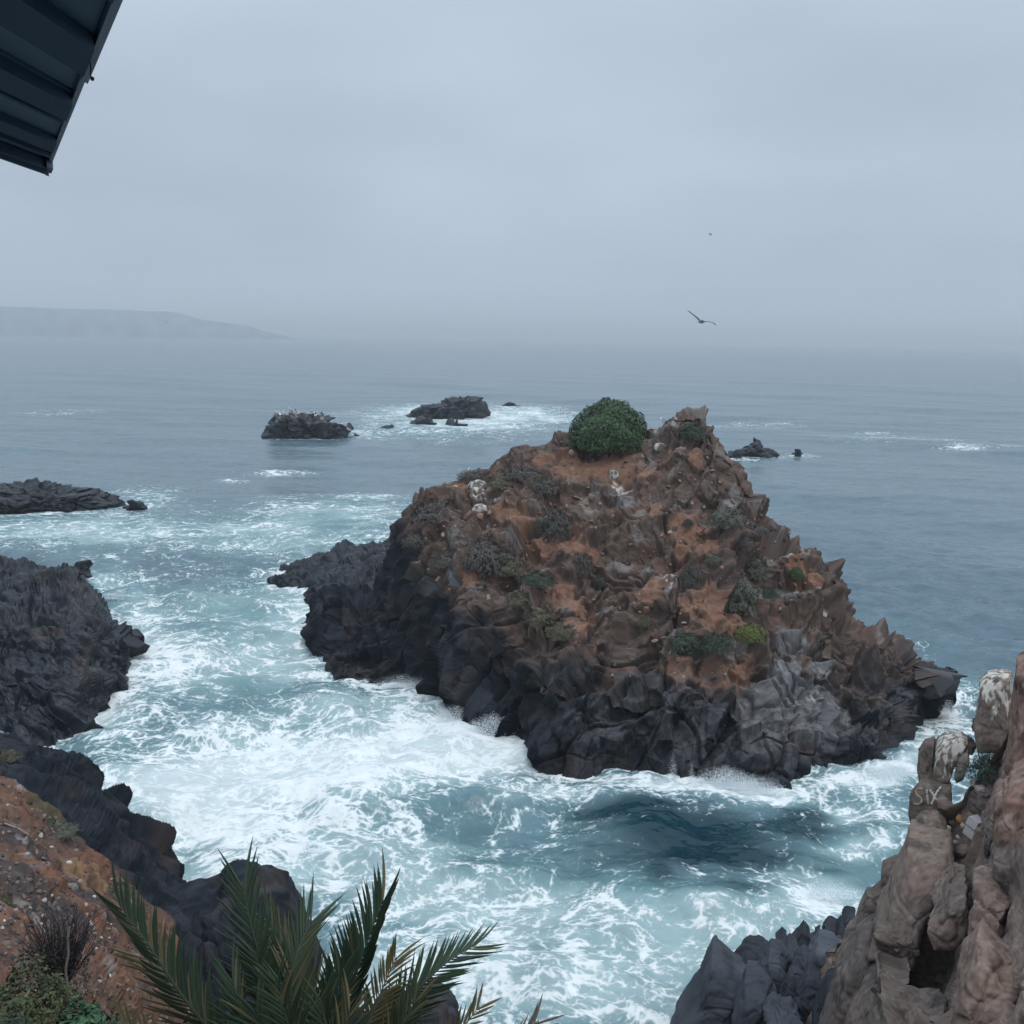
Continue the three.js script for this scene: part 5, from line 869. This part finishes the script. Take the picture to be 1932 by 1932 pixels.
// a gull on the wing
function wingGeometry(side, span, tone) {   // from the shoulder outwards, bent at the wrist
  const P = [], C = [], I = [], n = 14;
  for (let i = 0; i <= n; i++) {
    const t = i / n, x = -0.10 * Math.pow(t, 2) + 0.06 * Math.sin(t * 2.4), z = side * t * span, y = tone.lift * t * span + tone.bend * Math.sin(t * Math.PI) * span * 0.2 + (t > 0.75 ? tone.tip * (t - 0.75) * span : 0), c = lerp(0.15, 0.09, t) * (t > 0.7 ? 1 - Math.pow((t - 0.7) / 0.3, 1.6) * 0.92 : 1), h = 0.012 * (1 - t) + 0.004;
    const col = t > 0.82 ? INK : SLATEG;
    P.push(x + c * 0.5, y, z, x, y + h, z, x - c * 0.8, y, z, x, y - h, z); for (let k = 0; k < 4; k++) C.push(...(k === 3 ? (t > 0.85 ? SLATEG : [0.18, 0.185, 0.19]) : col));
    if (i) { const o = (i - 1) * 4; for (let k = 0; k < 4; k++) { const a = o + k, b = o + (k + 1) % 4; I.push(a, b, a + 4, b, b + 4, a + 4); } }
  }
  const g = new THREE.BufferGeometry(); g.setAttribute('position', new THREE.Float32BufferAttribute(P, 3)); g.setAttribute('color', new THREE.Float32BufferAttribute(C, 3)); g.setIndex(I); g.computeVertexNormals(); return g;
}
const flyBody = birdBody([[-0.30, 0.0, 0.06, 0.006, [0.4, 0.4, 0.4]], [-0.2, 0.0, 0.05, 0.03, [SLATEG, [0.3, 0.3, 0.3]]], [-0.08, 0, 0.075, 0.06, [SLATEG, [0.3, 0.3, 0.3]]], [0.06, 0, 0.08, 0.068, [SLATEG, [0.35, 0.35, 0.35]]], [0.16, 0.01, 0.055, 0.05, [0.4, 0.4, 0.4]], [0.23, 0.015, 0.042, 0.042, [0.45, 0.45, 0.45]], [0.28, 0.01, 0.024, 0.024, [0.45, 0.45, 0.45]], [0.33, 0.0, 0.007, 0.008, YEL]]);
{
  const b = base('flying_seagull', at(1323, 607, 40), 'gull gliding with wings spread above the horizon', 'seagull');
  part('body', flyBody, featherMat, b);
  part('wing', wingGeometry(-1, 0.72, { lift: 0.36, bend: 0.1, tip: 0.2 }), featherMat, b); part('wing', wingGeometry(1, 0.72, { lift: 0.12, bend: 0.35, tip: -0.3 }), featherMat, b);
  // glides across the view: turn so that the wings show
  const across = new THREE.Vector3(0.74, -0.26, 0.6).normalize(), ahead = new THREE.Vector3(0.7, 0.02, -0.7); ahead.addScaledVector(across, -ahead.dot(across)).normalize(); b.quaternion.setFromRotationMatrix(new THREE.Matrix4().makeBasis(ahead, across.clone().cross(ahead), across));
  for (const [px, py, d, turn, label, s] of [[1341, 443, 150, 0.6, 'tiny dark bird high in the sky right of the middle', 0.8], [313, 608, 190, 2.2, 'tiny dark bird in front of the far headland', 0.55]]) {
    const q = base('distant_bird', at(px, py, d), label, 'bird', undefined); q.rotation.set(0, turn, 0.5); q.scale.setScalar(s);
    const dark = std([0.03, 0.035, 0.04], 0.9), mk = (g) => part('body', g, dark, q); mk(flyBody);
    for (const s2 of [-1, 1]) part('wing', wingGeometry(s2, 0.45, { lift: 0.9, bend: 0.3, tip: 0 }), dark, q);
  }
}
// the crowd of pelicans on the far rock
{
  const body = (a, b) => birdBody([[-0.42, 0.5, 0.03, 0.02, INK], [-0.25, 0.5, 0.13, 0.1, [a, b]], [0, 0.55, 0.2, 0.18, [a, b]], [0.16, 0.66, 0.15, 0.17, b], [0.2, 0.85, 0.07, 0.09, b], [0.17, 1.02, 0.06, 0.07, b], [0.22, 1.12, 0.07, 0.06, WHITE], [0.3, 1.08, 0.04, 0.04, WHITE], [0.42, 0.95, 0.025, 0.03, YEL], [0.52, 0.8, 0.01, 0.012, YEL]], 8);
  const variants = [body(DUSK, WHITE), body([0.3, 0.29, 0.28], WHITE), body(DUSK, DUSK), body(WHITE, [0.55, 0.54, 0.52])], leg = new THREE.CylinderGeometry(0.02, 0.02, 0.4, 5).translate(0, 0.2, 0);
  const rock = scene.children.find((o) => o.userData.label?.startsWith('black sea rock crowded')), cast = new THREE.Raycaster(), r = rng(91);
  rock.updateMatrixWorld(true);
  let made = 0;
  rock.geometry.computeBoundingBox(); const bb = rock.geometry.boundingBox;
  for (let k = 0; k < 900 && made < 52; k++) {
    const u = r(), x = lerp(bb.min.x, bb.max.x, 0.06 + 0.64 * u), z = lerp(bb.min.z, bb.max.z, 0.3 + 0.5 * r());
    cast.set(new THREE.Vector3(x, 30, z), new THREE.Vector3(0, -1, 0)); const h = cast.intersectObject(rock)[0]; if (!h || h.point.y < bb.max.y * (0.5 + 0.25 * Math.abs(u - 0.4))) continue;
    const v = Math.floor(r() * 4), b = base('pelican', h.point.clone().add(new THREE.Vector3(0, -0.03, 0)), 'one of the pelicans crowded on the far black rock', 'pelican', 'pelicans on the far rock');
    b.rotation.y = r() * 6.28; b.scale.setScalar(0.75 + 0.4 * r());
    part('body', variants[v], featherMat, b); for (const z of [-0.08, 0.08]) part('leg', leg, legMat, b).position.set(0, 0, z);
    made++;
  }

}
// ---------------------------------------------------------------- the roof edge overhead on the left
{
  const H = EYE.y + 0.9, rp = (px, py) => sea(px, py, H);
  const corner = rp(97, 341), near = rp(250, 0), e1 = near.clone().sub(corner).normalize(), e2 = rp(0, 308).sub(corner).normalize();
  const roof = base('roof_overhang', corner, 'dark timber roof overhang with metal edge trim in the upper left corner', 'roof');
  const mat = { sheet: std([0.05, 0.10, 0.14], 0.7), beam: std([0.03, 0.055, 0.09], 0.85), trim: std([0.10, 0.135, 0.175], 0.5, { metalness: 0.3 }), top: std([0.05, 0.06, 0.07], 0.9), wire: std([0.03, 0.03, 0.035], 0.7), cap: std([0.09, 0.105, 0.14], 0.7) };
  // a board between two stations: a along the outer edge, b inwards, y down from the roof
  const n = new THREE.Vector3(0, 1, 0);
  function board(name, a0, a1, b0, b1, y0, y1, m, parent = roof, skew = 0) {
    const P = [], q = (a, b, y) => { const v = new THREE.Vector3().addScaledVector(e1, a).addScaledVector(e2, b); P.push(v.x, y, v.z); };
    for (const y of [y0, y1]) { q(a0, b0, y); q(a1, b0 + skew, y); q(a1, b1 + skew, y); q(a0, b1, y); }
    const faces = [[0, 1, 2, 3], [7, 6, 5, 4], [0, 4, 5, 1], [1, 5, 6, 2], [2, 6, 7, 3], [3, 7, 4, 0]], V = [];
    for (const f of faces) for (const k of [0, 1, 2, 0, 2, 3]) V.push(...P.slice(f[k] * 3, f[k] * 3 + 3));
    const g = new THREE.BufferGeometry(); g.setAttribute('position', new THREE.Float32BufferAttribute(V, 3)); g.computeVertexNormals();
    return part(name, g, m, parent);
  }
  board('roof_deck', -0.02, 9, 0.0, 5, 0.14, 0.2, mat.top);
  const r = rng(13);
  // soffit boards between the beams, each its own sheet
  for (let k = 0, a = 0.05; k < 12; k++) { const w = [0.34, 0.52, 0.5, 0.62][k % 4]; board('soffit_board', a + 0.012, a + w - 0.012, 0.045, 2.0, 0.10 + r() * 0.012, 0.135, mat.sheet); board('soffit_board', a + 0.012, a + w - 0.012, 2.02, 5, 0.10 + r() * 0.012, 0.135, mat.sheet); a += w; }
  // beams run inwards under the boards
  for (const [a, w, h] of [[0.0, 0.1, 0.05], [0.36, 0.06, 0.03], [0.62, 0.3, 0.04], [1.42, 0.05, 0.03], [1.62, 0.36, 0.05], [2.55, 0.4, 0.05], [3.5, 0.3, 0.05], [4.4, 0.3, 0.05], [5.3, 0.3, 0.05]]) board('beam', a, a + w, 0.05, 5, 0.10 - h, 0.10, mat.beam);
  // edge trim in lapped lengths
  board('edge_trim', 0.14, 1.62, -0.004, 0.042, 0.085, 0.13, mat.trim); board('edge_trim', 1.58, 2.42, -0.0, 0.045, 0.08, 0.136, mat.trim); board('edge_trim', 2.38, 9, -0.022, 0.036, 0.075, 0.142, mat.trim);
  const cap = board('corner_cap', -0.05, 0.15, -0.012, 0.07, 0.05, 0.15, mat.cap); board('cap_lip', -0.062, -0.05, 0.02, 0.07, 0.03, 0.1, mat.cap, cap);
  board('end_trim', -0.04, 0.0, 0.07, 5, 0.03, 0.15, mat.beam);
  const hk = rp(171, 160).sub(corner), pts = [[0, 0.1, 0], [0.006, 0.05, 0.004], [0.004, 0.035, 0.008], [0.010, 0.02, 0.006]].map(([x, y, z]) => hk.clone().add(new THREE.Vector3(x, y, z)));
  part('hanging_wire', mergeGeometries([new THREE.TubeGeometry(new THREE.CatmullRomCurve3(pts), 12, 0.0025, 5, false), new THREE.SphereGeometry(0.008, 8, 6).translate(pts[3].x, pts[3].y, pts[3].z)]), mat.wire, roof);
}
// ---------------------------------------------------------------- loose stones, the stick, the rubble, the spray
function stoneGeometry(seed, rough = 0.35) { const g = new THREE.IcosahedronGeometry(1, 2), p = g.attributes.position, v = new THREE.Vector3(); for (let i = 0; i < p.count; i++) { v.fromBufferAttribute(p, i).normalize(); const k = 1 + rough * blocks(v.x * 1.3 + seed, v.y * 1.3, v.z * 1.3, 0.7, 0.05, 0.1) + 0.12 * fbm(v.x * 3 + seed, v.y * 3, v.z * 3, 2); p.setXYZ(i, v.x * k, v.y * k * 0.7, v.z * k); } g.computeVertexNormals(); return g; }
const stones = [1.3, 5.7, 9.1, 14.2].map((s) => stoneGeometry(s));
const paleStone = [std([0.42, 0.40, 0.37], 0.9), std([0.55, 0.53, 0.5], 0.9), std([0.33, 0.29, 0.26], 0.9)];
const q4 = new THREE.Quaternion(), e4 = new THREE.Euler(), m4 = new THREE.Matrix4(), s4 = new THREE.Vector3();
{
  // pale stones on the soil slope that catch the eye
  const spots = [[34, 1912], [30, 1508], [60, 1528], [74, 1576], [36, 1585], [52, 1612], [86, 1665], [82, 1700], [30, 1718], [56, 1714], [4, 1752], [8, 1738], [78, 1744], [32, 1760], [86, 1788], [82, 1795], [118, 1806], [160, 1708], [178, 1692], [210, 1660], [172, 1726], [209, 1744], [182, 1790], [236, 1738], [178, 1762], [190, 1770], [46, 1665], [98, 1690], [150, 1664], [68, 1585], [240, 1680], [206, 1842], [188, 1852], [30, 1868], [50, 1872], [66, 1868], [240, 1868], [262, 1932], [300, 1926], [16, 1655], [205, 1770], [14, 1520], [96, 1600], [130, 1630], [170, 1745]];
  const r = rng(51);
  for (const [px, py] of spots) { const h = hillLand.ray(px, py); if (!h) continue; const d = Math.hypot(h.x, h.z), s = metres(2 + 3 * r(), d); const m = top('pale_stone', stones[Math.floor(r() * 4)], paleStone[Math.floor(r() * 3)], 'one of the small pale stones scattered over the red soil slope', 'stone', 'pale stones on the soil slope'); m.position.copy(h).addScaledVector(h.n.y < 0 ? h.n.negate() : h.n, s * 0.25); m.rotation.set(r() * 6, r() * 6, r() * 6); m.scale.set(s * (0.8 + r() * 0.6), s * 0.8, s); }
  // the stick
  const a = hillLand.ray(6, 1557), b = hillLand.ray(58, 1582);
  if (a && b) { const mid2 = a.clone().lerp(b, 0.5); mid2.y += 0.03; const c = new THREE.CatmullRomCurve3([a.clone().add(new THREE.Vector3(0, 0.05, 0)), mid2.add(new THREE.Vector3(0, 0.05, 0)), b.clone().add(new THREE.Vector3(0, 0.05, 0))]); top('stick', new THREE.TubeGeometry(c, 20, 0.032, 7, false), std([0.36, 0.29, 0.23], 0.9), 'bare pale stick lying on the red soil slope', 'stick'); }
  // stones of the chute beside the painted boulder
  const pile = [[1812, 1546, 15, [0.42, 0.22, 0.07], 'orange stone at the top of the small stone pile'], [1798, 1552, 15, [0.25, 0.22, 0.1], 'olive stone in the stone pile beside the orange one'], [1835, 1556, 0, 0, ''], [1790, 1562, 8, [0.42, 0.38, 0.3], 'small cream stone at the left of the stone pile'], [1818, 1558, 10, [0.4, 0.36, 0.25], 'flat cream stone under the orange one'], [1808, 1580, 9, [0.5, 0.45, 0.4], 'small white stone below the stone pile'], [1782, 1518, 30, [0.2, 0.14, 0.12], 'brown stone lying right of the painted word'], [1855, 1494, 28, [0.3, 0.24, 0.22], 'pinkish stone at the top of the rubble chute'], [1818, 1606, 30, [0.24, 0.17, 0.14], 'flat brown stone at the bottom of the rubble chute'], [1838, 1478, 16, [0.36, 0.31, 0.27], 'pale stone at the upper end of the rubble chute'], [1800, 1590, 12, [0.26, 0.2, 0.17], 'small brown stone above the flat brown stone'], [1828, 1500, 14, [0.2, 0.16, 0.12], 'small dark stone in the upper chute'], [1822, 1490, 14, [0.32, 0.25, 0.14], 'yellow brown stone in the upper chute']];
  const cast = new THREE.Raycaster(), solids = scene.children.filter((o) => o.isMesh && /boulder|slab|cliff/.test(o.name));
  const hitAll = (px, py) => { cast.set(EYE, sight(px, py).normalize()); return cast.intersectObjects(solids, false)[0]; };
  for (const [px, py, w, c, label] of pile) { if (!w) continue; const h = hitAll(px, py); if (!h) continue; const s = metres(w, h.distance) / 2; const m = top('stone', stones[Math.floor(r() * 4)], std(c, 0.9), label, 'stone', 'stones of the rubble chute'); m.position.copy(h.point).add(new THREE.Vector3(0, s * 0.1, 0)); m.rotation.set(r(), r() * 6, r() * 0.6); m.scale.set(s, s * 0.85, s); }
  const h = hitAll(1836, 1562);
  if (h) { const s = metres(26, h.distance), b2 = base('white_block', h.point.clone().add(new THREE.Vector3(0, s * 0.15, 0.05)), 'cracked white block lying in the rubble chute', 'block'); b2.rotation.set(0.3, 0.5, -0.25); const wm = std([0.55, 0.5, 0.47], 0.9); const gb = (x, y, z) => { const g = new THREE.BoxGeometry(x, y, z, 4, 4, 4), p = g.attributes.position; for (let i = 0; i < p.count; i++) { const f = 1 + 0.06 * noise3(p.getX(i) * 9, p.getY(i) * 9, p.getZ(i) * 9); p.setXYZ(i, p.getX(i) * f, p.getY(i) * f, p.getZ(i) * f); } g.computeVertexNormals(); return g; }; part('upper_half', gb(s, s * 0.55, s * 0.7), wm, b2).position.set(0, s * 0.36, 0); const l2 = part('lower_half', gb(s * 0.95, s * 0.6, s * 0.7), wm, b2); l2.position.set(s * 0.06, -s * 0.3, 0.01); l2.rotation.z = 0.1; }
  // pale rocks on the islet that show singly
  for (const [px, py, w, hh, label] of [[900, 918, 40, 26, 'pale white streaked rock on the left top slope of the islet'], [1158, 896, 22, 22, 'white splashed rock on top of the rock columns'], [905, 960, 34, 20, 'pinkish boulder below the pale streaked rock'], [1262, 786, 30, 26, 'white stained summit rock where the gull stands'], [1245, 845, 26, 20, 'pale rock under the summit'], [975, 825, 20, 14, 'pale rock on the left skyline step']]) {
    const f = isletLand.ray(px, py); if (!f) continue; const d = Math.hypot(f.x, f.z), a0 = [[-.5, .1], [-.3, -.4], [.1, -.5], [.42, -.3], [.5, .15], [.2, .5], [-.25, .45]].map(([x, y]) => [px + x * w, py + y * hh]);
    const g = rockGeometry(a0, d + 0.1, metres(w, d) * 0.4, { rows: 24, cols: 40, amp: 0.09, scale: 0.5, box: 2.8, paint: (P) => { const s = fbm(P.x * 4, P.y * 1.5, P.z * 4, 3), c = mix3(BROWN, PALE, sstep(-0.2, 0.3, fbm(P.x * 2, P.y * 2, P.z * 2, 2))); return /white|summit|pale/.test(label) ? mix3(c, GUANO, 0.85 * sstep(-0.05, 0.2, s)) : c; } });
    top('rock', g, rockMat, label, 'rock', 'single rocks on the islet');
  }
}
// rubble: uncountable small stones
function chip(seed) { const r = rng(seed), g = new THREE.IcosahedronGeometry(1, 0), p = g.attributes.position, seen = new Map(); for (let i = 0; i < p.count; i++) { const k = [p.getX(i), p.getY(i), p.getZ(i)].map((v) => v.toFixed(3)).join(); if (!seen.has(k)) seen.set(k, 0.6 + 0.7 * r()); const f = seen.get(k); p.setXYZ(i, p.getX(i) * f, p.getY(i) * f * 0.6, p.getZ(i) * f); } g.computeVertexNormals(); return g; }
const chipG = chip(5);
function rubble(name, land, box, n, size, tones, keep, label, seed) {
  const r = rng(seed), list = [];
  for (let k = 0; k < n * 3 && list.length < n; k++) { const px = lerp(box[0], box[2], r()), py = lerp(box[1], box[3], r()), h = land.hit(px, py); if (!h || !keep(h)) continue; const f = land.ray(px, py); if (!f) continue; list.push([f, r()]); }
  const im = shade(new THREE.InstancedMesh(chipG, new THREE.MeshStandardMaterial({ color: 0xffffff, roughness: 0.95 }), list.length)), c = new THREE.Color();
  list.forEach(([f, u], i) => { const s = lerp(size[0], size[1], u * u * u); e4.set(r() * 6, r() * 6, r() * 6); m4.compose(f.clone().add(new THREE.Vector3(0, s * 0.2, 0)), q4.setFromEuler(e4), s4.set(s * (0.7 + r() * 0.7), s, s * (0.7 + r() * 0.7))); im.setMatrixAt(i, m4); const t = tones[Math.floor(r() * tones.length)], k2 = 0.7 + 0.6 * r(); im.setColorAt(i, c.setRGB(t[0] * k2, t[1] * k2, t[2] * k2)); });
  im.name = name; scene.add(im); tag(im, label, 'rubble', undefined, 'stuff');
}
rubble('islet_rubble', isletLand, [780, 830, 1560, 1320], 650, [0.04, 0.2], [[0.2, 0.13, 0.1], [0.12, 0.08, 0.065], [0.27, 0.21, 0.17], [0.08, 0.06, 0.05], [0.3, 0.17, 0.11]], (h) => isletRock(h) < 0.8 || h.y > 6, 'loose stones over the soil of the islet', 61);
rubble('slope_rubble', hillLand, [0, 1470, 380, 1932], 1500, [0.01, 0.06], [[0.1, 0.075, 0.065], [0.16, 0.1, 0.075], [0.06, 0.055, 0.056], [0.2, 0.15, 0.12]], (h) => hillRockness(h) < 0.5, 'loose stones over the red soil slope', 62);
// spray thrown up along the rocks: drops too many to count
{
  const r = rng(71), list = [], plume = (px, py, w, up, n, size) => { const c = sea(px, py); const d = Math.hypot(c.x, c.z), W2 = metres(w, d), U = metres(up, d); n *= 14; size *= 0.22; for (let i = 0; i < n; i++) { const a = (r() + r() - 1) * W2, t = Math.pow(r(), 2.2); list.push([new THREE.Vector3(c.x + a, 0.05 + t * U * (1 - Math.abs(a) / W2 * 0.6), c.z + (r() - 0.5) * 0.7 - t * 0.3), size * (0.35 + r() * 0.65) * (1 - t * 0.5)]); } };
  plume(1370, 1484, 70, 34, 520, 0.085); plume(1430, 1494, 60, 26, 300, 0.07); plume(1270, 1478, 10, 60, 90, 0.045); plume(1305, 1480, 8, 44, 60, 0.04); plume(1220, 1478, 60, 14, 160, 0.06); plume(1660, 1470, 60, 30, 300, 0.075); plume(1700, 1462, 40, 34, 220, 0.07); plume(930, 1392, 70, 44, 620, 0.1); plume(860, 1364, 50, 34, 260, 0.08); plume(760, 1296, 60, 20, 220, 0.08); plume(345, 1712, 16, 46, 160, 0.05); plume(655, 822, 14, 16, 120, 0.28); plume(905, 784, 12, 16, 100, 0.3); plume(1785, 1345, 16, 40, 160, 0.06); plume(240, 1235, 30, 20, 220, 0.07); plume(215, 1130, 26, 14, 160, 0.08); plume(1565, 1690, 70, 14, 240, 0.06);
  const im = shade(new THREE.InstancedMesh(new THREE.IcosahedronGeometry(1, 0), std([0.82, 0.86, 0.88], 0.6), list.length));
  list.forEach(([p, s], i) => im.setMatrixAt(i, m4.compose(p, q4.identity(), s4.set(s * 1.2, s, s * 1.2))));
  im.name = 'spray'; scene.add(im); tag(im, 'white spray thrown up where waves meet the rocks', 'spray', undefined, 'stuff');
}
renderer.render(scene, camera);
